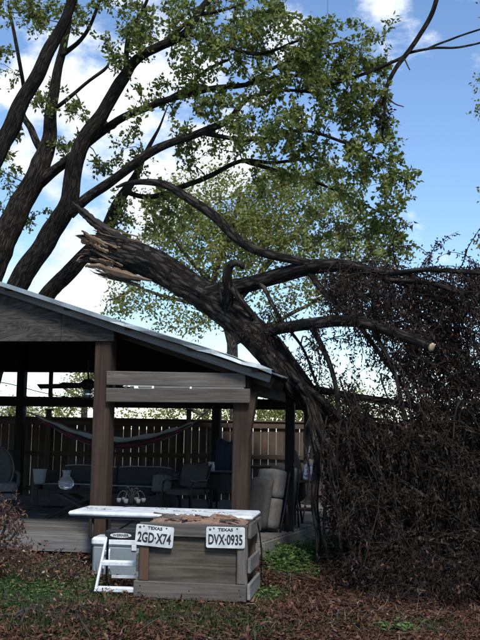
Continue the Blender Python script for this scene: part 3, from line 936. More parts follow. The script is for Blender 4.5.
far_tree('large pale green tree with thin trunk seen behind the fallen limb', 238, 30,
         [[(238, 440, 30, 14), (232, 345, 30, 11), (222, 312, 30, 9), (214, 280, 30, 7), (232, 230, 30, 5), (240, 190, 30, 3)], [(226, 320, 30, 7), (255, 280, 30, 6), (290, 240, 30, 5), (330, 205, 30, 3)], [(215, 285, 30, 6), (185, 255, 30, 4), (160, 215, 30, 3)],
          [(232, 345, 30, 5), (280, 320, 29.6, 4), (340, 290, 29.5, 3), (400, 280, 29.4, 2)], [(220, 310, 30, 5), (180, 300, 30, 4), (140, 290, 30, 3), (108, 300, 30, 2)]],
         [(240, 200, 60, 32, 30, 2, 70), (300, 225, 70, 36, 30, 2, 90), (200, 245, 46, 34, 30, 2, 56), (165, 215, 34, 34, 30, 2, 32), (250, 250, 60, 34, 30, 2, 56), (340, 265, 56, 30, 30, 2, 44), (150, 290, 26, 20, 30, 1.5, 16), (185, 312, 40, 16, 30, 1.5, 20), (110, 310, 18, 14, 30, 1, 10), (280, 300, 60, 22, 30, 1.5, 24), (300, 185, 60, 18, 30, 1.5, 30)])
far_tree('low pale tree peeping over the fence behind the ceiling fan', 85, 38,
         [[(85, 440, 38, 8), (84, 400, 38, 6), (90, 380, 38, 4), (96, 360, 38, 2)], [(84, 402, 38, 4), (70, 392, 38, 3), (60, 385, 38, 2)]],
         [(90, 388, 20, 14, 38, 1.2, 26), (98, 372, 16, 10, 38, 1, 10), (70, 408, 20, 8, 38, 1, 12)], 11)
far_tree('low bushy tree behind the fence left of the corner post', 205, 40,
         [[(205, 440, 40, 8), (205, 412, 40, 6), (215, 396, 40, 3)], [(205, 415, 40, 4), (180, 406, 40, 3), (160, 405, 40, 2)]],
         [(195, 412, 36, 8, 40, 1.2, 26), (150, 416, 26, 5, 40, 1, 9), (225, 412, 20, 8, 40, 1, 12)], 11)
far_tree('low bushy tree behind the fence right of the corner post', 285, 39,
         [[(285, 440, 39, 8), (285, 412, 39, 6), (292, 396, 39, 3)], [(285, 415, 39, 4), (268, 408, 39, 3), (258, 408, 39, 2)]],
         [(280, 413, 36, 6, 39, 1.2, 40), (310, 408, 24, 10, 39, 1.2, 26), (350, 405, 40, 12, 39, 1.5, 30)], 11)
far_tree('low bushy tree beyond the fence at the left edge', 10, 41,
         [[(10, 440, 41, 8), (10, 416, 41, 6), (14, 405, 41, 3)]], [(8, 413, 22, 5, 41, 1.2, 22), (45, 412, 22, 6, 41, 1, 14), (-40, 400, 30, 14, 41, 1.5, 24)], 10)

# --- the fallen tree: its broken trunk lies over the pavilion corner, its dead crown on the ground at the right
FB = Vector((2.6, 10.6, 0))
fallen = Tree('fallen_tree', 'broken dead tree fallen across the pavilion corner with brown withered crown', 'tree', FB)
# main trunk with a jagged splintered end
trunk_st = [(108, 248, 13.6, 33), (128, 255, 13.4, 34), (150, 264, 13.2, 34), (180, 280, 12.9, 33), (212, 300, 12.6, 33), (240, 322, 12.3, 35), (268, 349, 12.0, 36), (296, 382, 11.7, 31), (322, 412, 11.5, 26), (350, 446, 11.3, 21), (385, 490, 11.1, 16), (425, 540, 11, 11)]
a = Acc()
pts = [at(*p[:3]) for p in trunk_st]
seg = 56
c, rr = a.tube(pts, [R_(p[3] * .87, p[2]) for p in trunk_st], seg, 200, .12, True, .03, furrow=.075)
fallen.nodes += list(zip(c, rr))
ax = (c[0] - c[1]).normalized()
up = Vector((0, 0, 1)); sidev = ax.cross(up).normalized(); upv = sidev.cross(ax).normalized()
cen = c[0].copy()
for ring, wgt in ((0, 1.), (1, .85), (2, .68), (3, .5), (4, .35), (5, .2), (6, .08)):
    for j in range(seg):
        v = a.v[ring * seg + j]
        h = (v - c[ring]).dot(upv) / rr[0]
        ex = .10 + .30 * max(0, h - .35) * 1.6 + .16 * random.random() + (.25 if h < -.55 and random.random() < .5 else 0)
        a.v[ring * seg + j] = v + ax * ex * wgt
# hollowed torn face: drop the flat cap, put a ragged cone of wood inside instead
capi = a.f.index(tuple(range(seg))[::-1])
a.f.pop(capi)
tr = a.obj('trunk', M['bark'], fallen.root, FB)
w = Acc()
ring = [a.v[j].copy() * .96 + c[1] * .04 for j in range(seg)]
rings = [ring]
for q, back in ((.72, -.02), (.45, .10), (.2, .03)):
    rings.append([c[0] + (v - c[0]) * q + ax * (back + random.uniform(-.06, .16)) for v in ring])
for rg in rings: w.v += rg
w.v.append(c[0] + ax * .12)
for i in range(3):
    for j in range(seg):
        w.f.append((i * seg + j, i * seg + (j + 1) % seg, (i + 1) * seg + (j + 1) % seg, (i + 1) * seg + j))
for j in range(seg): w.f.append((3 * seg + j, 3 * seg + (j + 1) % seg, 4 * seg))
w.obj('torn_wood', M['wood'], fallen.root, FB, smooth=False)
def shard(name, pts, ws, th, mat):
    """a torn slab: flat tapering strip of wood with ragged edge"""
    P_ = [at(*p) for p in pts]
    n = 22
    cc_ = crom(P_, n)
    bm = bmesh.new(); prev = None
    for i, q in enumerate(cc_):
        f = i / n; u = f * (len(ws) - 1); k = min(int(u), len(ws) - 2)
        wd = (ws[k] + (ws[k + 1] - ws[k]) * (u - k)) * random.uniform(.7, 1.2) * P_[0].y / F
        q = q + Vector((random.uniform(-.006, .006), random.uniform(-.02, .02), random.uniform(-.006, .006))) * (1 if wd > .03 else .3)
        t2 = (cc_[min(i + 1, n)] - cc_[max(i - 1, 0)]).normalized()
        s_ = t2.cross(Vector((0, 1, 0))).normalized()
        nrm = t2.cross(s_)
        tt = th * (.35 + .65 * min(1, wd * 12)) * random.uniform(.8, 1.1)
        cur = [bm.verts.new(q + s_ * wd * .5 + nrm * tt * .2 - FB), bm.verts.new(q + nrm * tt - FB), bm.verts.new(q - s_ * wd * .5 + nrm * tt * .3 - FB), bm.verts.new(q - nrm * tt * .8 - FB)]
        if prev:
            for j in range(4): bm.faces.new((prev[j], prev[(j + 1) % 4], cur[(j + 1) % 4], cur[j]))
        else: bm.faces.new(cur[::-1])
        prev = cur
    bm.faces.new(prev)
    bmesh.ops.recalc_face_normals(bm, faces=bm.faces[:])
    return link(name, bm_mesh(name, bm), mat, fallen.root)
shard('splinter', [(72, 202, 13.6), (84, 213, 13.6), (104, 229, 13.5), (130, 246, 13.35)], [1, 8, 13, 14], .09, M['bark'])
shard('splinter', [(80, 214, 13.55), (95, 226, 13.5), (118, 240, 13.4)], [1, 5, 8], .05, M['bark'])
shard('splinter', [(82, 231, 13.5), (94, 240, 13.45), (112, 250, 13.4), (130, 257, 13.3)], [2, 7, 9, 6], .06, M['wood'])
shard('splinter', [(86, 241, 13.45), (100, 248, 13.4), (122, 258, 13.3)], [1, 5, 4], .05, M['wood'])
shard('splinter', [(89, 250, 13.5), (104, 256, 13.4), (125, 262, 13.3)], [1, 5, 3], .05, M['bark'])
shard('splinter', [(86, 266, 13.3), (98, 267, 13.25), (120, 273, 13.15), (152, 281, 13.0)], [3, 6.5, 7, 2], .05, M['wood'])
shard('splinter', [(95, 273, 13.35), (115, 277, 13.3), (140, 280, 13.2)], [1, 5, 4], .05, M['bark'])
shard('splinter', [(90, 259, 13.45), (105, 261, 13.4), (126, 266, 13.3)], [2, 4, 4], .05, M['wood'])
for q_ in range(46):
    y0 = random.uniform(226, 274); x0 = random.uniform(86, 102) + abs(y0 - 250) * .1
    dq = random.uniform(13.25, 13.65)
    shard('splinter', [(x0, y0, dq), (x0 + random.uniform(6, 10), y0 + random.uniform(2, 5), dq), (x0 + random.uniform(24, 44), y0 + random.uniform(9, 17), dq - .12)], [.25, random.uniform(.8, 2.2), 1.6], random.uniform(.006, .018), M['wood'] if random.random() < .55 else M['bark'])
# main limbs
FL = []
FL.append([(203, 295, 12.6, 18), (225, 290, 12.4, 17), (250, 284, 12.2, 16), (282, 275, 11.9, 16), (315, 267, 11.6, 15), (345, 266, 11.4, 13), (380, 274, 11.2, 10), (420, 290, 11, 7), (460, 310, 10.9, 5)])
fallen.limb('limb', FL, M['bark'], 16, .12, .02)
fallen.limb('limb', [[(116, 187, 12.9, 2.5), (128, 183, 12.8, 5), (146, 182, 12.7, 6.5), (167, 186, 12.6, 8), (190, 200, 12.4, 9), (215, 217, 12.2, 10), (236, 238, 12, 10), (262, 252, 11.9, 10), (292, 260, 11.7, 9), (325, 268, 11.5, 8)]], M['bark'], 12, .12, .015)
cut = fallen.limb('limb', [[(262, 332, 12.0, 12), (285, 328, 11.6, 12), (310, 324, 11.2, 12), (340, 321, 10.8, 12), (372, 325, 10.4, 11), (402, 335, 10.1, 11), (431, 347, 9.8, 10)]], M['bark'], 14, .1, .015)
ce = at(431.6, 347.2, 9.8); cdn = (at(431, 347, 9.8) - at(402, 335, 10.1)).normalized()
lathe('saw_cut', [(.048, -.004), (.047, .004), (.02, .006)], m_plain('fresh_sawn_wood', (.45, .33, .2), .8, 0, .3, 60), fallen.root, ce - FB, 18, cdn.to_track_quat('Z', 'Y').to_euler())
fallen.limb('broken_stub', [[(228, 312, 12.3, 9), (229, 295, 12.1, 9), (227, 278, 12.0, 9), (230, 266, 11.95, 8), (237, 263, 11.9, 6), (244, 268, 11.9, 4)], [(232, 288, 12, 7), (242, 303, 12, 7), (253, 316, 12, 6)], [(222, 302, 12.1, 2.2), (219, 286, 12, 1.6), (217, 278, 12, .8)]], M['bark'], 16, .28, .02)
fallen.limb('limb', [[(296, 380, 11.6, 9), (306, 398, 11.2, 8.5), (312, 420, 10.9, 8), (317, 455, 10.7, 8), (314, 500, 10.6, 7), (318, 540, 10.5, 6), (319, 568, 10.45, 5)]], M['barkl'], 14, .22, .05)
fallen.limb('bough', [[(312, 412, 10.95, 4), (305, 440, 10.7, 3), (309, 480, 10.6, 2.2), (303, 520, 10.5, 1.4)]], M['barkl'], 8, .1, .04)
fallen.limb('bough', [[(316, 440, 10.7, 4), (326, 480, 10.5, 3.5), (323, 530, 10.3, 3), (330, 566, 10.2, 2)]], M['barkl'], 8, .1, .04)
G = []   # boughs of the withered crown
G += [[(350, 266, 11.4, 8), (390, 272, 10.8, 6), (430, 271, 10.3, 5), (475, 272, 10, 4), (530, 280, 9.8, 3)],
      [(385, 280, 11, 6), (430, 285, 10.6, 5), (470, 296, 10.3, 4), (520, 320, 10.1, 3)],
      [(400, 300, 11, 6), (440, 330, 10.8, 5), (480, 380, 10.6, 5), (520, 450, 10.5, 3)],
      [(300, 262, 11.8, 7), (320, 290, 11.5, 6), (350, 320, 11.3, 5), (390, 370, 11, 4), (430, 430, 10.8, 3)],
      [(320, 410, 11.5, 10), (370, 430, 11.2, 8), (430, 455, 10.8, 7), (500, 490, 10.4, 5), (560, 520, 10.2, 3)],
      [(335, 428, 11.4, 9), (350, 480, 10.8, 7), (368, 520, 10.3, 6), (376, 548, 10, 5)],
      [(300, 385, 11.7, 8), (360, 395, 11.3, 7), (420, 410, 11, 6), (480, 420, 10.6, 5), (540, 450, 10.4, 3)],
      [(350, 446, 11.3, 8), (380, 470, 10.6, 7), (400, 520, 10, 6), (412, 562, 9.7, 5)],
      [(385, 490, 11.1, 7), (430, 500, 10.7, 6), (470, 530, 10.4, 5), (500, 555, 10.2, 4)],
      [(310, 325, 11.2, 6), (330, 370, 11, 5), (340, 420, 10.8, 4), (350, 470, 10.6, 3)],
      [(260, 285, 12, 5), (272, 310, 11.8, 4), (300, 345, 11.5, 3), (320, 390, 11.3, 3)],
      [(372, 325, 10.4, 5), (395, 370, 10.2, 4), (405, 430, 10, 4), (412, 500, 9.9, 3)],
      [(425, 540, 11, 8), (470, 545, 11.4, 6), (520, 556, 11.6, 4)],
      [(323, 475, 10.9, 6), (345, 500, 10.4, 7), (362, 520, 10.1, 6), (378, 560, 9.7, 5)]]
fallen.limb('bough', G, M['barkl'], 8, .12, .05)
fallen.limb('bough', [[(385, 525, 10, 7), (405, 545, 9.6, 7), (420, 560, 9.3, 6.5), (439, 579, 8.95, 5)], [(360, 512, 9.7, 4), (368, 530, 9.5, 4), (366, 556, 9.3, 3.5)], [(437, 560, 9.2, 2.5), (455, 556, 9.2, 2.5), (478, 553, 9.2, 2)]], M['bark'], 12, .2, .02)
FG = [[(312, 405, 10.6, 7), (330, 450, 10.2, 6), (352, 500, 9.8, 5), (372, 550, 9.4, 4)], [(318, 430, 10.5, 5), (340, 470, 10.1, 5), (380, 520, 9.6, 5), (440, 583, 8.9, 3.5)],
      [(335, 425, 10.4, 4), (375, 460, 9.9, 4), (430, 500, 9.5, 3), (484, 540, 9.2, 2.5)], [(345, 400, 10.5, 4), (400, 440, 10, 3.5), (450, 470, 9.7, 3), (500, 500, 9.5, 2)],
      [(322, 480, 10.3, 3.5), (338, 515, 9.9, 3.5), (345, 562, 9.5, 3)], [(350, 480, 9.9, 3), (362, 520, 9.6, 3), (360, 558, 9.4, 2.5)], [(420, 420, 10, 2.5), (428, 470, 9.7, 2.5), (424, 520, 9.5, 2), (432, 562, 9.3, 1.5)],
      [(460, 400, 9.9, 2.5), (452, 450, 9.7, 2), (458, 500, 9.5, 2)], [(300, 385, 11.3, 6), (322, 425, 10.8, 5), (328, 470, 10.4, 4), (334, 540, 10, 3)], [(290, 372, 11.6, 8), (330, 408, 10.9, 7), (372, 436, 10.4, 5), (420, 470, 9.9, 4)]]
for st in FG: fallen.limb('bough', [st], M['bark'], 9, .2, .07)
for q_ in range(34):
    x0, y0 = rng.uniform(325, 475), rng.uniform(370, 490); d0 = 10.3 - 1.0 * (y0 - 370) / 190 + rng.uniform(-.15, .1); dy_ = rng.uniform(45, 95); dx_ = rng.normal() * 12 + 14
    y1 = min(y0 + dy_, 560)
    fallen.limb('hanging_stick', [[(x0, y0, d0, rng.uniform(1.4, 2.6)), (x0 + dx_ * .4 + rng.normal() * 4, y0 + (y1 - y0) * .5, d0 - .2, 1.4), (x0 + dx_, y1, d0 - .35, .7)]], M['bark'], 5, 0, .06)
# drooping dead sprays: sampled in the space the withered crown fills
def in_poly(x, y, poly):
    c_ = False; j = len(poly) - 1
    for i in range(len(poly)):
        xi, yi = poly[i]; xj, yj = poly[j]
        if (yi > y) != (yj > y) and x < (xj - xi) * (y - yi) / (yj - yi + 1e-9) + xi: c_ = not c_
        j = i
    return c_
crown = [(330, 272), (380, 262), (440, 268), (480, 266), (560, 275), (600, 420), (600, 560), (420, 572), (345, 560), (335, 500), (331, 440), (326, 405), (312, 380), (300, 352), (310, 330), (330, 315)]
gapz = [(325, 322), (350, 305), (380, 335), (405, 375), (416, 418), (392, 424), (340, 392), (318, 345)]
gap2 = [(455, 318), (485, 310), (490, 365), (462, 360)]
tips = []
while len(tips) < 1700:
    x, y = rng.uniform(262, 600), rng.uniform(258, 575)
    if not in_poly(x, y, crown): continue
    if x > 495 and rng.random() < .6: continue
    if (in_poly(x, y, gapz) or in_poly(x, y, gap2)) and rng.random() < .82: continue
    if rng.random() < .5 * (1 - min(1, max(0, (y - 310) / 190)) ** 1.4): continue
    f = min(1, max(0, (y - 300) / 240))
    d = rng.uniform(10.4 - 1.2 * f, 12.6 - .4 * f)
    p = at(x, y, d)
    if p.z < .06 or p.z > 5: continue
    if 296 < x < 345 and 350 < y < 432 and d < 11.9: continue
    if mnoise.noise(p * 1.25) < -.08 and rng.random() < .72: continue
    tips.append(tuple(p))
for (cx, cy, d_, rx, ry, n_) in ((370, 560, 9.6, 30, 10, 40), (400, 568, 9.2, 40, 8, 50), (450, 572, 9.0, 40, 10, 70), (360, 572, 9.3, 30, 6, 30), (430, 584, 8.6, 50, 5, 30), (480, 580, 8.8, 30, 8, 30)):
    tips += [q for q in ell_tips([(cx, cy, rx, ry, d_, .3, n_)]) if q[2] > .04]
for (cx, cy, rx, ry, n_) in ((270, 312, 26, 8, 8), (345, 290, 30, 20, 26), (262, 330, 18, 10, 6)):
    tips += ell_tips([(cx, cy, rx, ry, 11.9, .5, n_)])
ta = Acc()
ta, ends = grow(fallen.nodes, tips, .16, .16, .010, .003, ta)
P, D = leaf_cloud(ends, 13, .04, 1.1, ta, 3, .34, .0026)
def proj(w):
    c_ = ROT.transposed() @ (Vector(w) - CAM)
    return 240 - c_.x / c_.z * F, 320 + c_.y / c_.z * F
SP, SD = [], []
cand = [nd for nd in fallen.nodes if nd[0].x > .85 and nd[1] < .12 and nd[0].y > 10] + [(e_[0], .01) for e_ in ends]
k = 0
while k < 1050:
    p = Vector(cand[rng.integers(len(cand))][0])
    d = Vector((rng.normal() * .6 + .75, rng.normal() * .7 - .3, rng.normal() * .3 + .1)).normalized()
    st_ = [p.copy()]
    for q in range(int(rng.integers(7, 17))):
        d = (d + Vector((rng.normal() * .14, rng.normal() * .14, -.115 + rng.normal() * .09))).normalized()
        p = p + d * .095
        if p.z < .06: break
        st_.append(p.copy())
    if len(st_) < 5: continue
    k += 1
    xx, yy = proj(st_[-1]); xm, ym = proj(st_[len(st_) // 2])
    if (yy > 385 and xx < 319) or xx < 300 or p.y < 8.6: continue
    if (in_poly(xx, yy, gapz) or in_poly(xm, ym, gapz)) and rng.random() < .75: continue
    ta.tube(st_, [.008, .005, .002], 4, len(st_) - 1, 0, False)
    for q in range(2, len(st_)):
        dv = st_[q] - st_[q - 1]
        for w_ in range(4):
            SP.append(tuple(st_[q] - dv * rng.random() + Vector(rng.normal(size=3)) * .022))
            SD.append(tuple(dv.normalized() * .6 + Vector(rng.normal(size=3)) * .55 + Vector((0, 0, -.7))))
P = np.vstack([P, np.array(SP)]); D = np.vstack([D, np.array(SD)])
ok = P[:, 2] > .03
P, D = P[ok], D[ok]
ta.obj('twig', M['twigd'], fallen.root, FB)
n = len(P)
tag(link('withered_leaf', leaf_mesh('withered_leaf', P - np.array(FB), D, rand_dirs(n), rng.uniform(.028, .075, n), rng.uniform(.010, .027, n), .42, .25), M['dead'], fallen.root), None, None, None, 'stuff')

# ------------------------------------------------------------------ folding table
tl = gp(68, 511, .64); trr = gp(252.5, 516.5, .64)
TZ = .64
ty = math.atan2(trr.y - tl.y, trr.x - tl.x)
tw = (trr - tl).length
tcx = (tl + trr) / 2
ft = thing('folding_table', 'long white plastic folding table in front of the deck', 'table', (tcx.x, tcx.y, 0), ty)
bmt = box_bm(tw, .74, .045, .016)
link('table_top', bm_mesh('table_top', bmt), M['white'], ft, (0, .37, TZ - .022))
box('skirt', (0, .37, TZ - .062), (tw - .1, .64, .03), M['black'], ft)
for s in (-1, 1):
    xx = s * (tw / 2 - .24)
    for yy in (.1, .64):
        rod('leg', [(xx, yy, -.06), (xx, yy, TZ - .05)], .014, M['black'], ft)
    rod('cross_bar', [(xx, .1, .18), (xx, .64, .18)], .011, M['black'], ft)
    rod('brace', [(xx, .37, .3), (xx - s * .45, .37, TZ - .06)], .009, M['black'], ft)
# wrought-iron candle holder with pale cups on the table
tm = Matrix.Translation((tcx.x, tcx.y, 0)) @ Matrix.Rotation(ty, 4, 'Z')
oc = gp(131, 506.5, TZ); 
orn = thing('candle_holder', 'small black curled iron candle holder on the folding table', 'candle holder', (oc.x, oc.y, TZ), 0)
for q in range(6):
    an = q * math.pi / 3 + .2; dx, dy = math.cos(an), math.sin(an)
    rod('scroll_arm', [(0, 0, .01), (dx * .04, dy * .04, .13), (dx * .1, dy * .1, .17), (dx * .15, dy * .15, .1), (dx * .13, dy * .13, .045)], .006, M['black'], orn, 6, 14)
    lathe('cup', [(.016, 0), (.024, .02), (.026, .045), (.02, .046)], M['greycloth'], orn, (dx * .135, dy * .135, .045), 10)
rod('stem', [(0, 0, .0), (0, 0, .12), (.005, 0, .2)], .007, M['black'], orn, 6)
rod('scroll_arm', [(0, 0, .15), (-.04, 0, .21), (-.07, 0, .19)], .005, M['black'], orn, 6, 8)
rod('scroll_arm', [(0, 0, .15), (.04, 0, .2), (.08, 0, .185)], .005, M['black'], orn, 6, 8)
lathe('base', [(.075, 0), (.07, .008), (.01, .012)], M['black'], orn, (0, 0, .001), 16)
# scattered dry leaf bits on the table
for q, (px, py) in enumerate(((86, 508), (105, 509.5), (165, 509), (180, 511), (200, 511.5), (222, 513))):
    p_ = gp(px, py, TZ + .006)
    n = 7
    PP = np.array([[p_.x + rng.normal() * .05, p_.y + abs(rng.normal()) * .03 + .03, TZ + .005] for _ in range(n)])
    me = leaf_mesh('fallen_leaf_scatter', PP - np.array(p_), rand_dirs(n) * np.array([1, 1, .1]), np.tile([0, 0, 1.], (n, 1)), rng.uniform(.03, .06, n), rng.uniform(.012, .025, n), .2)
    o = link('leaf_debris', me, M['litter'], None, p_)
    tag(o, 'dry brown leaf bits lying on the white folding table', 'leaf debris', 'leaf bits on the folding table', 'stuff')

# ------------------------------------------------------------------ planter box with two license plates
pA = gp(133.5, 597.5, 0); pB = gp(246, 602.5, 0)
pyaw = math.atan2(pB.y - pA.y, pB.x - pA.x)
PW = (pB - pA).length; PD = .72
PH = .665
pb = thing('planter_box', 'weathered wooden planter box carrying two license plates', 'planter', (pB.x, pB.y, 0), pyaw)
# local: x from -PW..0 along the front, y depth
def PB(name, a, b, w, th, mat, up=(0, 0, 1), **k): return board(name, a, b, w, th, M[mat], pb, up, **k)
plate_pan = box('front_panel', (-PW / 2 + .02, .034, .33), (PW - .1, .016, .5), M['plyp'], pb, None, .002)
PB('bottom_rail', (-PW - .0, 0, .075), (0.0, 0, .075), .15, .036, 'grey')
PB('top_rail', (-PW + .04, .004, PH - .06), (-.01, .004, PH - .06), .12, .036, 'grey')
PB('stile', (-PW + .085, .008, .152), (-PW + .085, .008, PH - .122), .085, .034, 'stile', up=(1, 0, 0))
PB('stile', (-.05, .008, .152), (-.05, .008, PH - .122), .075, .034, 'grey', up=(1, 0, 0))
side = [(.075, .14, 'greylight', 0), (.30, .13, 'greylight', .0), (PH - .065, .13, 'grey', .02)]
for z, h, mt, ex in side:
    PB('side_slat', (.02, -.0, z + .01), (.02, PD * (.86 if z == .30 else 1) + ex, z + .012), h, .03, mt)
for y in (.06, PD - .16):
    PB('corner_post', (-.03, y, .02), (-.03, y, PH - .01), .08, .06, 'stile' if y > .3 else 'grey', bev=.005)
    PB('corner_post', (-PW + .06, y, .02), (-PW + .06, y, PH - .01), .08, .06, 'grey', bev=.005)
box('liner', (-PW / 2, PD / 2, PH / 2 - .06), (PW - .18, PD - .1, PH - .14), M['rafter'], pb)
for z in (.09, .3, .5):
    PB('side_slat', (-PW + .02, .03, z), (-PW + .02, PD, z), .15, .03, 'grey')
    PB('back_slat', (-PW + .03, PD, z), (0, PD, z), .15, .03, 'grey')
for x_, z_ in [(-PW + .05, .05), (-PW + .06, .11), (-.05, .05), (-.06, .105), (-PW + .08, PH - .09), (-.03, PH - .09), (-PW * .5, .08)]:
    link('nail_head', bm_mesh('nail_head', box_bm(.011, .004, .011, .002)), M['black'], pb, (x_, -.019, z_))
# mulch heap
bm = bmesh.new()
bmesh.ops.create_grid(bm, x_segments=46, y_segments=26, size=.5)
for v in bm.verts:
    x, y = v.co.x, v.co.y
    e_ = max(0, 1 - (abs(x) * 2) ** 6) * max(0, 1 - (abs(y) * 2) ** 6)
    v.co = Vector((x * (PW - .12), y * (PD - .08), (.045 + .035 * mnoise.noise(Vector((x * 7, y * 5, 1))) + .03 * mnoise.noise(Vector((x * 22, y * 22, 5)))) * e_))
link('mulch', bm_mesh('mulch', bm), M['soil'], pb, (-PW / 2, PD / 2 + .01, PH - .03))
for q in range(16):
    xx = random.uniform(-PW + .12, -.1); yy = random.uniform(.08, .5); an = random.uniform(-.5, .5)
    link('bark_chip', bm_mesh('bark_chip', box_bm(random.uniform(.06, .2), random.uniform(.02, .05), .014, .003, .006)), M['soil'] if q % 3 else M['grey'], pb, (xx, yy, PH + .025 + random.uniform(0, .015)), (random.uniform(-.2, .2), random.uniform(-.15, .15), an))
rod('wire', [(-.0, .3, PH + .01), (.03, .42, PH + .0), (.05, .5, PH - .12), (.058, .62, .3), (.05, .7, .1), (.12, .8, .01)], .007, M['black'], pb, 6, 16)
# license plates (things hung on the box)
def license_plate(label, pc, number, tilt, wp):
    # pixel centre on the plane just in front of the planter
    nrm = Vector((math.sin(pyaw), -math.cos(pyaw), 0))
    r = ROT @ Vector(((pc[0] - 240) / F, -(pc[1] - 320) / F, -1))
    o_ = Vector((pB.x, pB.y, 0)) + nrm * .024
    k = (o_ - CAM).dot(nrm) / r.dot(nrm)
    w = CAM + r * k
    s = wp / 103.
    W_, H_ = .92 * s, .47 * s
    t_ = thing('license_plate', label, 'license plate', w, pyaw, 'license plates on the planter')
    hold = tilt
    def part(name, me, mat, dx, dz, dy=0.):
        q = Vector((dx, dy, dz)); q.rotate(Euler((0, hold, 0)))
        return link(name, me, mat, t_, q, (0, hold, 0))
    W_ = wp / 111.; H_ = W_ * .53
    bm = bmesh.new()
    cs = []
    rad = .018
    for (cx, cz, a0) in ((W_ / 2 - rad, H_ / 2 - rad, 0), (-W_ / 2 + rad, H_ / 2 - rad, 90), (-W_ / 2 + rad, -H_ / 2 + rad, 180), (W_ / 2 - rad, -H_ / 2 + rad, 270)):
        for i in range(6):
            an = R(a0 + 18 * i); cs.append((cx + rad * math.cos(an), cz + rad * math.sin(an)))
    a_ = [bm.verts.new((x, -.0015, z)) for x, z in cs]; b_ = [bm.verts.new((x, .0015, z)) for x, z in cs]
    bm.faces.new(a_); bm.faces.new(b_[::-1])
    for i in range(len(cs)): bm.faces.new((a_[i], b_[i], b_[(i + 1) % len(cs)], a_[(i + 1) % len(cs)]))
    bmesh.ops.recalc_face_normals(bm, faces=bm.faces[:])
    part('plate_sheet', bm_mesh('plate_sheet', bm), M['plate'], 0, 0)
    def txt(name, body, h, x, z, ws, bold):
        q = Vector((x, -.0035, z)); q.rotate(Euler((0, hold, 0)))
        rot = (Euler((0, hold, 0)).to_matrix() @ Euler((math.pi / 2, 0, 0)).to_matrix()).to_euler()
        return text_mesh(name, body, h, M['ink'], t_, q, rot, ws, bold)
    nlen = len(number)
    o2 = txt('number', number, H_ * .66, 0, -H_ * .10, 1.0, .003)
    xs = [v.co.x for v in o2.data.vertices]; sc_ = W_ * .88 / (max(xs) - min(xs))
    zs = [v.co.y for v in o2.data.vertices]; mid = (max(xs) + min(xs)) / 2; midy = (max(zs) + min(zs)) / 2
    for v in o2.data.vertices: v.co.x = (v.co.x - mid) * sc_; v.co.y -= midy
    o3 = txt('state_name', 'TEXAS', H_ * .2, 0, H_ * .36, 1.25, .0008)
    for sx in (-1, 1):
        part('bolt', bm_mesh('bolt', box_bm(.012, .006, .012, .002)), M['black'], sx * W_ * .3, H_ * .42, -.003)
    part('emblem', bm_mesh('emblem', star_bm(.016)), M['ink'], -W_ * .4, H_ * .36, -.0025)
    return t_
def star_bm(r):
    bm = bmesh.new()
    vs_ = [bm.verts.new(((r if i % 2 == 0 else r * .42) * math.sin(i * math.pi / 5), 0, (r if i % 2 == 0 else r * .42) * math.cos(i * math.pi / 5))) for i in range(10)]
    vb = [bm.verts.new((v.co.x, .001, v.co.z)) for v in vs_]
    bm.faces.new(vs_); bm.faces.new(vb[::-1])
    for i in range(10): bm.faces.new((vs_[i], vb[i], vb[(i + 1) % 10], vs_[(i + 1) % 10]))
    bmesh.ops.recalc_face_normals(bm, faces=bm.faces[:])
    return bm
license_plate('white license plate reading 2GD X74 on the planter', (154.5, 536), '2GD·X74', R(4), 38.5)
license_plate('white license plate reading DVX 0935 on the planter', (225.5, 537.5), 'DVX·0935', R(-.5), 38.5)

# ------------------------------------------------------------------ step stool
sA = gp(95, 593.5, 0); sB = gp(144, 595, 0)
ss = thing('step_stool', 'small two step folding ladder beside the planter', 'step ladder', (sA.x, sA.y, 0), math.atan2(sB.y - sA.y, sB.x - sA.x))
SW = (sB - sA).length
HT = .53
lean = .16
inset = .065
def sp(f, s, back=0.):     # point on the front frame at height fraction f, side s
    return Vector(((inset * f if s < 0 else SW - inset * f), lean * f + back, HT * f))
for s in (-1, 1):
    board('side_rail', sp(0, s), sp(1.0, s), .035, .022, M['alu'], ss, up=(0, 1, 0), bev=.004)
    board('rear_leg', Vector((sp(.1, s).x, .44, 0)), Vector((sp(.95, s).x, lean + .03, HT * .93)), .022, .02, M['black'], ss, up=(0, 1, 0), bev=.004)
    box('foot', sp(0, s) + Vector((0, 0, .012)), (.03, .04, .024), M['black'], ss)
for f, dep in ((.065, .09), (.49, .10)):
    l_, r_ = sp(f, -1), sp(f, 1)
    st_ = box('tread', (l_ + r_) / 2 + Vector((0, .03, 0)), ((r_ - l_).length + .01, dep, .04), M['alu'], ss, None, .006)
    for q in range(3): box('grip_rib', (0, -.03 + .03 * q, .021), ((r_ - l_).length - .02, .008, .004), M['alu'], st_, None, .001)
l_, r_ = sp(1, -1), sp(1, 1)
box('top_cap', (l_ + r_) / 2 + Vector((0, .05, -.02)), ((r_ - l_).length + .04, .16, .085), M['black'], ss, None, .012)
bm = bmesh.new()
ov = [bm.verts.new((.10 * math.cos(2 * math.pi * i / 28), 0, .022 * math.sin(2 * math.pi * i / 28))) for i in range(28)]
ob = [bm.verts.new((v.co.x, .002, v.co.z)) for v in ov]
bm.faces.new(ov); bm.faces.new(ob[::-1])
for i in range(28): bm.faces.new((ov[i], ob[i], ob[(i + 1) % 28], ov[(i + 1) % 28]))
bmesh.ops.recalc_face_normals(bm, faces=bm.faces[:])
mid = (l_ + r_) / 2 + Vector((-.03, -.032, -.02))
link('badge', bm_mesh('badge', bm), M['plate'], ss, mid)
text_mesh('badge_text', 'WERNER', .032, M['ink'], ss, mid + Vector((0, -.002, 0)), (math.pi / 2, 0, 0), 1.15, .0005)
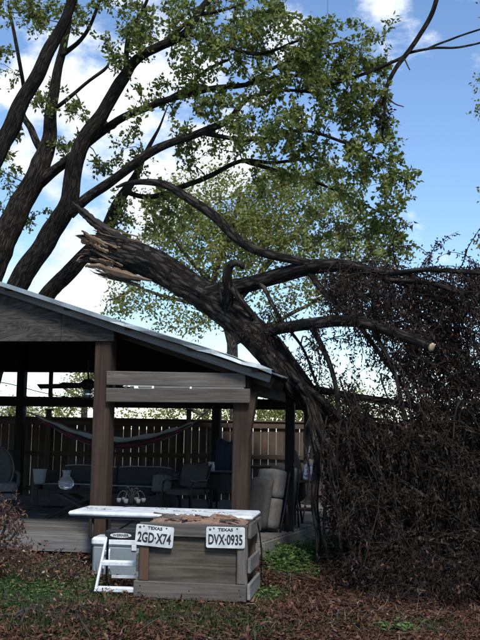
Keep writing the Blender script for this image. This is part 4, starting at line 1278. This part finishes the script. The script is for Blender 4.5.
board('rear_spreader', Vector((.06, .42, .09)), Vector((SW - .06, .42, .09)), .03, .015, M['alu'], ss, bev=.003)

# ------------------------------------------------------------------ cooler under the table
ca = gp(91, 577, 0)
cz = thing('cooler', 'grey cooler with white lid under the folding table', 'cooler', (ca.x, ca.y - .0, 0), ty)
CW = .62
box('body', (CW / 2, .2, .16), (CW, .38, .30), M['coolg'], cz, None, .02)
lid = box('lid', (CW / 2, .2, .352), (CW + .025, .405, .085), M['white'], cz, None, .022)
for s in (.13,):
    h_ = rod('handle', [(s - .0, -.012, .27), (s, -.03, .27), (s, -.03, .1), (s, -.012, .1)], .009, M['white'], cz, 6, 9)
    rod('handle', [(s + .06, -.012, .27), (s + .06, -.03, .27), (s + .06, -.03, .1), (s + .06, -.012, .1)], .009, M['white'], cz, 6, 9)
    rod('handle_bar', [(s, -.03, .265), (s + .06, -.03, .265)], .009, M['white'], cz, 6)
box('latch', (CW * .7, .005, .3), (.05, .02, .06), M['white'], cz)

# ------------------------------------------------------------------ inside the pavilion
def onz(px, d, z):         # point at a pixel column, depth d, height z
    p = at(px, 450, d); return Vector((p.x, d, z))
# ceiling fan
fp = at(88, 386, 13.3)
fan = thing('ceiling_fan', 'dark ceiling fan with caged lantern light under the roof', 'ceiling fan', fp, 0)
zc = zroof(w2loc(fp).x) - .12 - fp.z
rod('down_rod', [(0, 0, .06), (0, 0, max(.25, zc))], .013, M['fan'], fan)
lathe('motor', [(.03, .11), (.06, .10), (.10, .06), (.105, .02), (.08, -.02), (.05, -.03)], M['fan'], fan, (0, 0, -.01), 20)
for q in range(5):
    an = R(174 + 72 * q)
    dx, dy = math.cos(an), math.sin(an)
    bl = board('blade', (dx * .12, dy * .12, .0), (dx * .72, dy * .72, -.015), .014, .15, M['fan'], fan, bev=.004, roll=R(20))
lan = lathe('lantern', [(.045, -.03), (.075, -.04), (.075, -.05), (.03, -.05)], M['fan'], fan, (0, 0, 0), 14)
lathe('glass', [(.055, -.052), (.06, -.12), (.055, -.165)], M['glass'], fan, (0, 0, 0), 14)
for q in range(6):
    an = q * math.pi / 3
    rod('cage_wire', [(.07 * math.cos(an), .07 * math.sin(an), -.05), (.07 * math.cos(an), .07 * math.sin(an), -.17)], .004, M['fan'], fan, 5)
lathe('lantern_base', [(.075, -.17), (.075, -.185), (.02, -.19)], M['fan'], fan, (0, 0, 0), 14)

# hammock slung between the rear posts
HD = 15.6
h0 = at(24, 410, HD + .6); h1 = at(214, 406, HD + .5)
hm = thing('hammock', 'dark striped hammock with red bands slung between the rear posts', 'hammock', (h0 + h1) / 2, 0)
hc = (h0 + h1) / 2
sagp = [(36, 418), (52, 426), (72, 435), (92, 441.5), (115, 445), (138, 443.5), (160, 438.5), (178, 432), (193, 425)]
cl = crom([at(x, y, HD) for x, y in sagp], 40)
hv, hf, huv = [], [], []
for i, q in enumerate(cl):
    f = i / 40
    wd = .05 + .55 * math.sin(math.pi * f) ** .7
    for j in range(13):
        g = j / 12 * 2 - 1
        yy = g * wd * .55
        zz = .03 + (.02 + .17 * math.sin(math.pi * f) ** .8) * (g * g - .5) + .012 * math.sin(f * 40 + j * 1.7)
        hv.append(q + Vector((0, yy, zz)) - hc); huv.append((f, j / 12))
for i in range(40):
    for j in range(12):
        b_ = i * 13 + j; hf.append((b_, b_ + 1, b_ + 14, b_ + 13))
a = Acc(); a.v = hv; a.f = hf; a.uv = huv
o = a.obj('cloth', M['hammock'], hm)
o.modifiers.new('thickness', 'SOLIDIFY').thickness = .006
for A_, i0 in ((h0, 0), (h1, 40)):
    for j in (1, 4, 8, 11):
        rod('rope', [A_ - hc, hv[i0 * 13 + j]], .005, M['piping'], hm, 5)

# sofa, facing the camera
sl = onz(33, 14.9, DZ); sr = onz(164, 14.5, DZ)
syaw = math.atan2(sr.y - sl.y, sr.x - sl.x)
SWd = (sr - sl).length
sofa = thing('outdoor_sofa', 'dark navy outdoor sofa with pale piping behind the coffee table', 'sofa', sl, syaw)
zt_s = at(100, 468, 15.1).z - DZ
box('base', (SWd / 2, .42, .14), (SWd, .8, .22), M['darkcloth'], sofa, None, .02)
nb_ = 3
for q in range(nb_):
    w_ = SWd * .86 / nb_
    cushion('seat_cushion', (SWd * .07 + w_ * (q + .5), .36, .31), (w_ * 1.0, .72, .16), M['navy'], sofa)
bc_a = at(48, 467, 15.2) - sl; 
for q in range(2):
    w_ = (SWd * .87) / 2
    b_ = cushion('back_cushion', (SWd * .12 + w_ * (q + .5), .70, zt_s - .24), (w_, .2, .52), M['navy'], sofa, (R(-8), 0, 0), .2)
    rod('piping', [(-w_ / 2 + .03, -.06, .245), (-w_ / 4, -.06, .262), (0, -.06, .258), (w_ / 4, -.06, .262), (w_ / 2 - .03, -.06, .24)], .011, M['piping'], b_, 6, 12)
rod('piping', [(SWd * .02, .01, .37), (SWd * .3, .0, .385), (SWd * .55, 0, .38), (SWd * .95, .01, .375)], .012, M['piping'], sofa, 6, 14)
for s in (0, 1):
    box('arm', (s * SWd + (-.05 if s else .05), .42, .3), (.13, .82, .5), M['darkcloth'], sofa, None, .03)
# grey throw cushion at the right end of the sofa
pc = at(162, 484, 14.0)
pw_ = cushion('throw_pillow', pc, (.28, .2, .26), M['greycloth'], None, (R(-12), R(4), R(8)), .3)
tag(pw_, 'boxy grey cushion on the right end of the sofa', 'pillow')
# ceramic pot on the sofa's left seat
pt = at(39, 491, 14.6)
pot = lathe('ceramic_pot', [(.075, 0), (.085, .02), (.105, .2), (.11, .215), (.095, .215), (.085, .15)], M['ceramic'], None, (pt.x, pt.y, sl.z + .395), 22)
tag(pot, 'pale blue grey pot at the left end of the sofa', 'pot')
# coffee table with crossed legs
c_t = at(82, 489.5, 13.4)
ctb = thing('coffee_table', 'dark low table with crossed legs in front of the sofa', 'table', (c_t.x, c_t.y, DZ), RZ)
hz = c_t.z - DZ
box('table_top', (0, 0, hz - .02), (1.05, .6, .04), M['postdark'], ctb, None, .006)
for s in (-1, 1):
    for g in (-1, 1):
        board('leg', (s * .44 * g, s * .2, 0.0), (-s * .3 * g, s * .2 + g * .03, hz - .042), .06, .05, M['rafter'], ctb, up=(0, 1, 0))
vz = at(66, 489, 13.25)
vase = lathe('glass_vase', [(.05, 0), (.085, .02), (.108, .075), (.104, .12), (.07, .165), (.048, .19), (.055, .24), (.066, .27), (.06, .27), (.045, .2)], M['glass'], None, (vz.x, vz.y, c_t.z + .001), 26)
tag(vase, 'round clear glass vase on the coffee table', 'vase')
# round-backed armchair at the left edge
ac = onz(-4, 13.6, DZ)
arm = thing('armchair', 'round backed grey patio armchair at the left edge', 'armchair', ac, R(20))
zt_a = at(3, 446, 13.6).z - DZ
bm = bmesh.new()
vr = []
for i in range(9):
    r_ = i / 8
    row = []
    for j in range(24):
        an = 2 * math.pi * j / 24
        row.append(bm.verts.new((.27 * r_ * math.cos(an), .22 - .12 * (r_ * math.cos(an)) ** 2 + .1 * r_ * math.sin(an) * 1.0, zt_a - .33 + .33 * r_ * math.sin(an))))
    vr.append(row)
for i in range(8):
    for j in range(24):
        if i == 0: 
            pass
        bm.faces.new((vr[i][j], vr[i][(j + 1) % 24], vr[i + 1][(j + 1) % 24], vr[i + 1][j]))
bmesh.ops.remove_doubles(bm, verts=bm.verts[:], dist=.0001)
o = link('backrest', bm_mesh('backrest', bm, True), M['darkcloth'], arm); o.modifiers.new('thickness', 'SOLIDIFY').thickness = .05
rod('back_rim', [(.27 * math.cos(a_) , .22 - .12 * math.cos(a_) ** 2 + .1 * math.sin(a_), zt_a - .33 + .33 * math.sin(a_)) for a_ in np.linspace(-.9, math.pi + .9, 16)], .017, M['greycloth'], arm, 8, 40)
cushion('seat_cushion', (0, -.02, .40), (.62, .58, .13), M['greycloth'], arm)
cushion('lower_cushion', (0, -.03, .27), (.6, .56, .1), M['greycloth'], arm)
for sx in (-1, 1):
    rod('arm', [(sx * .3, -.25, .42), (sx * .31, -.2, .58), (sx * .3, .1, .6), (sx * .26, .2, .56)], .025, M['darkcloth'], arm, 8, 12)
    for sy in (-1, 1): rod('leg', [(sx * .26, sy * .22, 0), (sx * .24, sy * .2, .24)], .02, M['black'], arm)
# dining table with cloth, right rear
dt = onz(213, 14.6, DZ)
dz_ = at(212, 472, 14.3).z
dtb = thing('dining_table', 'dark cloth covered table behind the corner post', 'table', dt, RZ)
hh = dz_ - DZ
bm = bmesh.new()
gx, gy = 26, 14
W_, D_ = 1.0, .8
vv = [[None] * (gy + 1) for _ in range(gx + 1)]
for i in range(gx + 1):
    for j in range(gy + 1):
        x = (i / gx - .5) * 1.5; y = (j / gy - .5) * 1.3
        ox = max(0, abs(x) - W_ / 2); oy = max(0, abs(y) - D_ / 2)
        dr = max(ox, oy)
        xx = math.copysign(min(abs(x), W_ / 2) + .18 * ox, x); yy = math.copysign(min(abs(y), D_ / 2) + .18 * oy, y)
        vv[i][j] = bm.verts.new((xx + .015 * math.sin(y * 20) * (ox > 0), yy + .02 * math.sin(x * 18) * (oy > 0), hh - dr))
for i in range(gx):
    for j in range(gy): bm.faces.new((vv[i][j], vv[i + 1][j], vv[i + 1][j + 1], vv[i][j + 1]))
cl_ = link('tablecloth', bm_mesh('tablecloth', bm, True), M['navy'], None, dt + Vector((0, 0, .003)), (0, 0, RZ))
tag(cl_, 'dark cloth draped over the rear table', 'tablecloth')
box('table_top', (0, 0, hh - .02), (W_ - .01, D_ - .01, .035), M['postdark'], dtb)
for sx in (-1, 1):
    for sy in (-1, 1): rod('leg', [(sx * .42, sy * .32, 0), (sx * .42, sy * .32, hh - .04)], .025, M['black'], dtb)
p_ = at(200, 471, 14.3)
o = lathe('red_bowl', [(.05, 0), (.09, .03), (.105, .09), (.11, .13), (.1, .13), (.08, .05)], M['red'], None, (p_.x, 14.3, dz_ + .006), 20); tag(o, 'dull red bowl on the dark cloth table', 'bowl')
p_ = at(211, 471, 14.3)
o = lathe('pale_jar', [(.045, 0), (.055, .02), (.055, .1), (.045, .12), (.05, .14), (.02, .145)], M['ceramic'], None, (p_.x, 14.3, dz_ + .006), 18); tag(o, 'pale jar beside the red bowl', 'jar')
# dark jacket over a chair back
jp = onz(226, 14.95, DZ)
jk = thing('dining_chair', 'dark chair draped with a navy jacket near the corner post', 'chair', onz(227, 15.3, DZ), RZ)
jz = at(226, 441, 15.3).z - DZ
for sx in (-1, 1):
    for sy in (-1, 1): rod('leg', [(sx * .2, sy * .2, 0), (sx * .2, sy * .2, .45 if sy < 0 else jz - .03)], .016, M['black'], jk)
cushion('seat', (0, 0, .46), (.46, .46, .07), M['darkcloth'], jk)
for z in (.65, .8, jz - .05): box('back_slat', (0, .2, z), (.4, .02, .05), M['black'], jk)
jb = bmesh.new()
for (x0, x1) in ((-.22, .2),):
    rows = []
    for i in range(13):
        x = x0 + (x1 - x0) * i / 12; row = []
        for (yy, zz) in ((.12, jz - .52), (.125, jz - .3), (.13, jz - .08), (.17, jz + .01), (.23, jz + .015), (.27, jz - .08), (.28, jz - .4)):
            f = .02 * math.sin(i * 1.9) * (1 if zz < jz - .1 else .2)
            row.append(jb.verts.new((x + .02 * math.sin(zz * 9), yy + f, zz + .03 * math.sin(i * .8))))
        rows.append(row)
    for i in range(12):
        for j in range(6): jb.faces.new((rows[i][j], rows[i + 1][j], rows[i + 1][j + 1], rows[i][j + 1]))
o = link('draped_jacket', bm_mesh('draped_jacket', jb, True), m_plain('navy_jacket_cloth', (.02, .024, .05), .9), None, jk.location, (0, 0, RZ))
o.modifiers.new('thickness', 'SOLIDIFY').thickness = .012
tag(o, 'navy jacket hung over the chair back', 'jacket')
# low dark patio chair with pale metal frame, left of the cloth table
lc = thing('patio_chair', 'low dark metal patio chair left of the dark cloth table', 'chair', onz(188, 13.8, DZ), R(-30))
for sx in (-1, 1):
    rod('side_frame', [(sx * .25, -.25, 0), (sx * .25, -.24, .5), (sx * .25, .1, .52), (sx * .25, .25, .75)], .014, M['black'], lc, 8, 14)
    rod('leg', [(sx * .25, .28, 0), (sx * .25, .1, .4)], .014, M['black'], lc)
    box('arm', (sx * .25, -.07, .53), (.05, .36, .02), M['greycloth'], lc)
cushion('seat', (0, 0, .36), (.48, .5, .08), M['darkcloth'], lc)
cushion('backrest', (0, .2, .58), (.46, .08, .36), M['darkcloth'], lc, (R(-18), 0, 0))
# two grey padded recliners folded upright behind the corner post
def padded(label, px0, py, d, yaw, h, wdt, lean):
    b_ = onz(px0, d, DZ)
    t_ = thing('padded_recliner', label, 'chair', b_, yaw, 'grey padded recliners on the deck')
    # local: x = thickness direction seen from the camera, y = away
    for q, (z0, z1) in enumerate(((.05, h * .55), (h * .56, h))):
        zc_ = (z0 + z1) / 2
        cushion('pad', (lean * zc_, 0, zc_), (.17, wdt, z1 - z0 + .03), M['greycloth'], t_, (0, math.atan(lean), 0), .18)
    cushion('back_pad', (lean * h * .5 - .13, -.0, h * .47), (.09, wdt * .92, h * .85), M['navy'], t_, (0, math.atan(lean), 0), .15)
    for s in (-1, 1):
        rod('side_rail', [(-.02 + .11, s * wdt * .5, .0), (.11 + lean * h * .5, s * wdt * .5, h * .5), (.1 + lean * h * .98, s * wdt * .5, h * .98)], .014, M['black'], t_, 8, 10)
        rod('rear_leg', [(.2, s * wdt * .5, 0), (.12 + lean * h * .5, s * wdt * .5, h * .45)], .013, M['black'], t_)
    return t_
hp = at(270, 470, 12.2).z - DZ
padded('nearer grey padded recliner folded upright beside the corner post', 265, 520, 12.1, R(28), hp + .0, .5, .16)
padded('farther grey padded recliner standing behind the nearer one', 277, 515, 12.75, R(28), hp + .02, .5, .14)
# side table behind the recliners
st_p = onz(264, 13.6, DZ)
stb = thing('side_table', 'dark narrow table behind the grey recliners', 'table', st_p, RZ)
h_ = at(264, 466, 13.6).z - DZ
box('table_top', (0, 0, h_ - .015), (.62, .4, .03), M['rafter'], stb)
for sx in (-1, 1):
    for sy in (-1, 1): rod('leg', [(sx * .28, sy * .17, 0), (sx * .28, sy * .17, h_ - .03)], .015, M['black'], stb)
# things leaning at the right rear corner
gb = onz(303, 13.2, DZ)
bag = thing('folded_parasol', 'folded navy parasol leaning near the prop post', 'parasol', gb, 0)
zg_ = at(298, 448, 13.2).z - DZ
lathe('canopy', [(.03, .3), (.10, .34), (.11, .55), (.085, .8), (.05, zg_ - .05), (.015, zg_)], M['navy'], bag, (0, 0, 0), 12, (R(3), R(-8), 0))
rod('pole', [(0, 0, 0), (-.06, 0, .4)], .015, M['black'], bag)
tw_ = at(309, 471, 12.9)
dp = onz(305, 13.0, DZ)
stool = thing('plant_stand', 'dark wooden stand behind the hanging grey limb', 'stand', onz(306, 13.05, DZ), 0)
hs = at(308, 480, 13.05).z - DZ
box('shelf', (0, 0, hs - .02), (.34, .3, .03), M['rafter'], stool); box('shelf', (0, 0, .2), (.32, .28, .03), M['rafter'], stool)
for sx in (-1, 1):
    for sy in (-1, 1): box('leg', (sx * .15, sy * .13, hs / 2 - .02), (.035, .035, hs - .04), M['rafter'], stool)
cb = cushion('checked_bag', (tw_.x, 12.98, DZ + hs + .1), (.15, .13, .22), M['bluecloth'], None, (0, R(6), 0), .3)
tag(cb, 'small blue and white patterned cloth bag on the stand', 'bag')
pk = thing('white_paddle', 'white wooden stick with round end leaning behind the bag', 'stick', Vector((at(304, 470, 13.1).x, 13.1, DZ + hs)), 0)
e0 = at(305, 464, 13.1) - pk.location; e1_ = at(310, 446, 13.1) - pk.location
board('shaft', (0, 0, 0), e1_, .035, .015, M['alu'], pk, up=(0, 1, 0))
lathe('round_end', [(.05, -.008), (.05, .008), (.03, .01)], m_plain('pale_cut_wood', (.4, .36, .3), .8), pk, e0 + Vector((.07, -.03, .02)), 16, (math.pi / 2, 0, 0))

# thin cable sagging across the left opening
cbp = [at(-30, 378, 17.2), at(10, 384, 17.2), at(40, 392, 17.2), at(75, 398, 17.2), at(140, 402, 17.2), at(214, 405, 16.6)]
o = rod('sagging_cable', cbp, .008, M['black'], None, 5, 24)
tag(o, 'thin dark cable sagging across the left opening', 'cable')

# ------------------------------------------------------------------ ground cover
def gzs(X, Y): return np.array([gz(x, y) for x, y in zip(X, Y)])
def pxg(px, py):  # vectorised ground point of pixels
    out = [gp(a, b, 0) for a, b in zip(px, py)]
    return np.array([o.x for o in out]), np.array([o.y for o in out])
# reddish leaf litter
def litter_density(x, y):
    b = mnoise.noise(Vector((x * .9, y * .9, 9))) * .5 + .5
    d = .30 + .5 * b
    if x > .35: d = .85 + .15 * b
    q_ = ((x + 1.85) / .8) ** 2 + ((y - 8.75) / .8) ** 2 + mnoise.noise(Vector((x * 2.5, y * 2.5, 2))) * .5
    if q_ < 1: d *= .04 + .3 * max(0, q_)
    return d
def blocked(x, y):
    l = w2loc((x, y, 0))
    if l.y > dv0 - .04 and l.x < ur_edge(l.y) + .04: return True
    v = Vector((x - pB.x, y - pB.y, 0)); v.rotate(Euler((0, 0, -pyaw)))
    return -PW + .0 < v.x < .04 and -.02 < v.y < PD + .02
X, Y = [], []
while len(X) < 62000:
    y = rng.uniform(5.2, 12.6); x = rng.uniform(-.36 * y - .4, .36 * y + .4)
    if rng.random() > litter_density(x, y) or blocked(x, y): continue
    X.append(x); Y.append(y)
X = np.array(X); Y = np.array(Y)
n = len(X)
heap = np.array([max(0, mnoise.noise(Vector((x * 1.3, y * 1.3, 4)))) * (.16 if x > .2 else .07) for x, y in zip(X, Y)])
P = np.stack([X, Y, gzs(X, Y) + heap * rng.random(n) + rng.uniform(.002, .05, n)], 1)
D = rand_dirs(n) * np.array([1, 1, .45])
tag(link('leaf_litter', leaf_mesh('leaf_litter', P, D, rand_dirs(n) + np.array([0, 0, 1.2]), rng.uniform(.03, .085, n), rng.uniform(.009, .032, n), .35, .15, rng.beta(1.7, 2.2, n)), M['litter']), 'reddish brown fallen leaves and bark strewn over the yard', 'leaf litter', None, 'stuff')
# fine needle-like debris matted between the leaves
X, Y = [], []
while len(X) < 30000:
    y = rng.uniform(5.6, 11.2); x = rng.uniform(-.34 * y - .3, .34 * y + .3)
    if rng.random() > litter_density(x, y) ** 1.5 or blocked(x, y): continue
    X.append(x); Y.append(y)
X = np.array(X); Y = np.array(Y); n = len(X)
heap = np.array([max(0, mnoise.noise(Vector((x * 1.3, y * 1.3, 4)))) * (.17 if x > .2 else .08) for x, y in zip(X, Y)])
P = np.stack([X, Y, gzs(X, Y) + heap * rng.random(n) + rng.uniform(.004, .06, n)], 1)
tag(link('fine_debris', leaf_mesh('fine_debris', P, rand_dirs(n) * np.array([1, 1, .4]), rand_dirs(n) + np.array([0, 0, 1.]), rng.uniform(.04, .16, n), rng.uniform(.003, .007, n), .2, .1, rng.beta(2, 1.8, n)), M['litter']), 'fine dry stalks and bark strips matted among the fallen leaves', 'debris', None, 'stuff')
# twigs lying in the litter
a = Acc()
k = 0
while k < 300:
    y = rng.uniform(6.3, 11.0); x = rng.uniform(-.33 * y, .33 * y)
    if blocked(x, y) or (x < .3 and rng.random() < .45): continue
    an = rng.uniform(0, math.pi); l_ = rng.uniform(.12, .55)
    p0 = Vector((x, y, gz(x, y) + rng.uniform(.015, .06))); dv = Vector((math.cos(an), math.sin(an), rng.normal() * .15)) * l_
    p1 = p0 + dv * .5 + Vector(rng.normal(size=3)) * .04; p2 = p0 + dv
    p1.z = max(p1.z, gz(p1.x, p1.y) + .01); p2.z = max(p2.z, gz(p2.x, p2.y) + .008)
    a.tube([p0, p1, p2], [rng.uniform(.003, .009), .004, .0015], 4, 4, 0, False); k += 1
o = a.obj('twig_litter', M['deadtwig']); tag(o, 'thin dry twigs scattered through the fallen leaves', 'twigs', None, 'stuff')
# grass
def grass_patch(name, label, cells, nb, h, mat, wd=.006):
    P, D, Ln = [], [], []
    for (px, py, rx, ry, w_) in cells:
        for _ in range(int(nb * w_)):
            q = rng.normal(size=2) * .5
            g = gp(px + q[0] * rx, py + q[1] * ry, 0)
            if blocked(g.x, g.y): continue
            P.append((g.x, g.y, gz(g.x, g.y) - .01)); D.append((rng.normal() * .5, rng.normal() * .5, 1.)); Ln.append(h * rng.uniform(.5, 1.25))
    P = np.array(P); n = len(P)
    tag(link(name, leaf_mesh(name, P, np.array(D), rand_dirs(n), np.array(Ln), np.full(n, wd) * rng.uniform(.7, 1.4, n), .2, .25), M[mat]), label, 'grass', None, 'stuff')
grass_patch('grass', 'thin green grass growing through the leaf litter', [(55, 586, 60, 22, 3.2), (20, 592, 40, 14, 1.2), (100, 612, 70, 16, 1.0), (190, 612, 80, 14, 1.1), (272, 596, 26, 22, .9), (240, 626, 120, 14, .7), (420, 630, 60, 10, .5), (40, 620, 60, 14, .9), (320, 610, 80, 20, .4), (140, 625, 150, 20, .8)], 1900, .085, 'grass')
# broad-leaved weeds
def weed_patch(label, cells, size, mat='weed', nm='weed_patch'):
    P, D, T = [], [], []
    a = Acc()
    for (px, py, rx, ry, cnt, h) in cells:
        for _ in range(cnt):
            q = rng.normal(size=2) * .5
            g = gp(px + q[0] * rx, py + q[1] * ry, 0)
            if blocked(g.x, g.y): continue
            b_ = Vector((g.x, g.y, gz(g.x, g.y) - .01)); top = b_ + Vector((rng.normal() * .05, rng.normal() * .05, h * rng.uniform(.5, 1.1)))
            a.tube([b_, b_.lerp(top, .5) + Vector((.01, 0, 0)), top], [.004, .003, .0015], 3, 2, 0, False)
            for w_ in range(9):
                f = rng.uniform(.15, 1)
                P.append(tuple(b_.lerp(top, f))); an = rng.uniform(0, 6.28)
                D.append((math.cos(an), math.sin(an), rng.uniform(-.1, .7)))
    n = len(P); P = np.array(P)
    o = link(nm, leaf_mesh(nm, P, np.array(D), np.tile([0, 0, 1.], (n, 1)) + rng.normal(size=(n, 3)) * .3, rng.uniform(size * .6, size * 1.2, n), rng.uniform(size * .35, size * .65, n), .15, .15), M[mat])
    tag(o, label, 'weeds', None, 'stuff')
    s_ = a.obj('weed_stem', M[mat], o)
    tag(s_, None, None, None, 'stuff')
weed_patch('bright green weeds sprouting along the deck side', [(290, 562, 28, 9, 300, .2), (328, 556, 22, 10, 220, .26), (300, 573, 30, 6, 90, .12)], .06)
weed_patch('low green broad leaved weeds left of the step ladder', [(45, 582, 48, 18, 1100, .10), (22, 588, 40, 12, 260, .065), (75, 600, 30, 8, 80, .05)], .038)
weed_patch('small bright grass tuft at the bottom right', [(398, 638, 8, 3, 22, .14), (412, 634, 10, 3, 10, .1), (264, 598, 12, 8, 26, .12)], .07)
# dead branches with withered leaves lying against the deck at the left
def dead_spray(name, label, strokes, tipsl, per, w0=1.):
    base = at(*strokes[0][0][:3])
    t_ = Tree(name, label, 'dead branch', Vector((base.x, base.y, 0)), 'dead branches heaped at the deck')
    t_.limb('stem', strokes, M['deadtwig'], 6, .1, .02)
    ta = Acc(); ta, en = grow(t_.nodes, [tp for tp in ell_tips(tipsl) if tp[2] > .04], .15, .05, .006, .002, ta)
    P, D = leaf_cloud(en, per, .03, .35, ta, 3, .18, .0018)
    if len(P) == 0: return
    ok = P[:, 2] > .01; P, D = P[ok], D[ok]
    ta.obj('twig', M['deadtwig'], t_.root, t_.base)
    n = len(P)
    tag(link('withered_leaf', leaf_mesh('withered_leaf', P - np.array(t_.base), D, rand_dirs(n), rng.uniform(.03, .065, n), rng.uniform(.01, .024, n), .35, .15), M['litter'], t_.root), None, None, None, 'stuff')
dead_spray('dead_branch', 'tall withered brown branch standing against the deck at the left edge',
           [[(-10, 578, 9.6, 5), (-4, 550, 9.6, 4), (6, 525, 9.6, 3), (10, 505, 9.6, 2)], [(-4, 556, 9.6, 3), (14, 535, 9.5, 2.5), (24, 520, 9.5, 1.5)], [(-4, 565, 9.5, 3), (20, 552, 9.3, 2), (34, 545, 9.3, 1.5)]],
           [(6, 530, 18, 20, 9.6, .25, 30), (10, 554, 22, 10, 9.4, .25, 34), (3, 512, 9, 8, 9.6, .2, 8)], 7)
dead_spray('dead_branch', 'low withered brown branch lying in front of the deck',
           [[(30, 580, 9.3, 4), (50, 568, 9.3, 4), (70, 560, 9.3, 3), (84, 562, 9.2, 2)], [(40, 572, 9.3, 3), (55, 556, 9.4, 2), (64, 548, 9.4, 1.5)]],
           [(58, 566, 20, 7, 9.2, .2, 18), (36, 574, 18, 6, 9.1, .2, 10), (80, 572, 14, 6, 9.1, .2, 6)], 6)
dead_spray('dead_branch', 'grey forked stick lying in the grass at the lower left',
           [[(-6, 617, 7.6, 3), (14, 615, 7.6, 3), (28, 609, 7.6, 3), (42, 612, 7.55, 2), (60, 612, 7.5, 1.5)], [(28, 609, 7.6, 3), (22, 620, 7.45, 2.5), (17, 632, 7.35, 2)], [(24, 612, 7.6, 2), (10, 622, 7.4, 1.5)]],
           [(36, 607, 12, 4, 7.45, .1, 8)], 2)
dead_spray('dead_branch', 'brown leafy twig heap beside the step ladder',
           [[(66, 612, 7.55, 3), (82, 604, 7.75, 3), (100, 606, 7.75, 2), (120, 604, 7.75, 1.5)]],
           [(80, 608, 22, 4, 7.65, .15, 34), (106, 608, 16, 3, 7.65, .12, 12), (68, 616, 18, 4, 7.45, .12, 12)], 6)
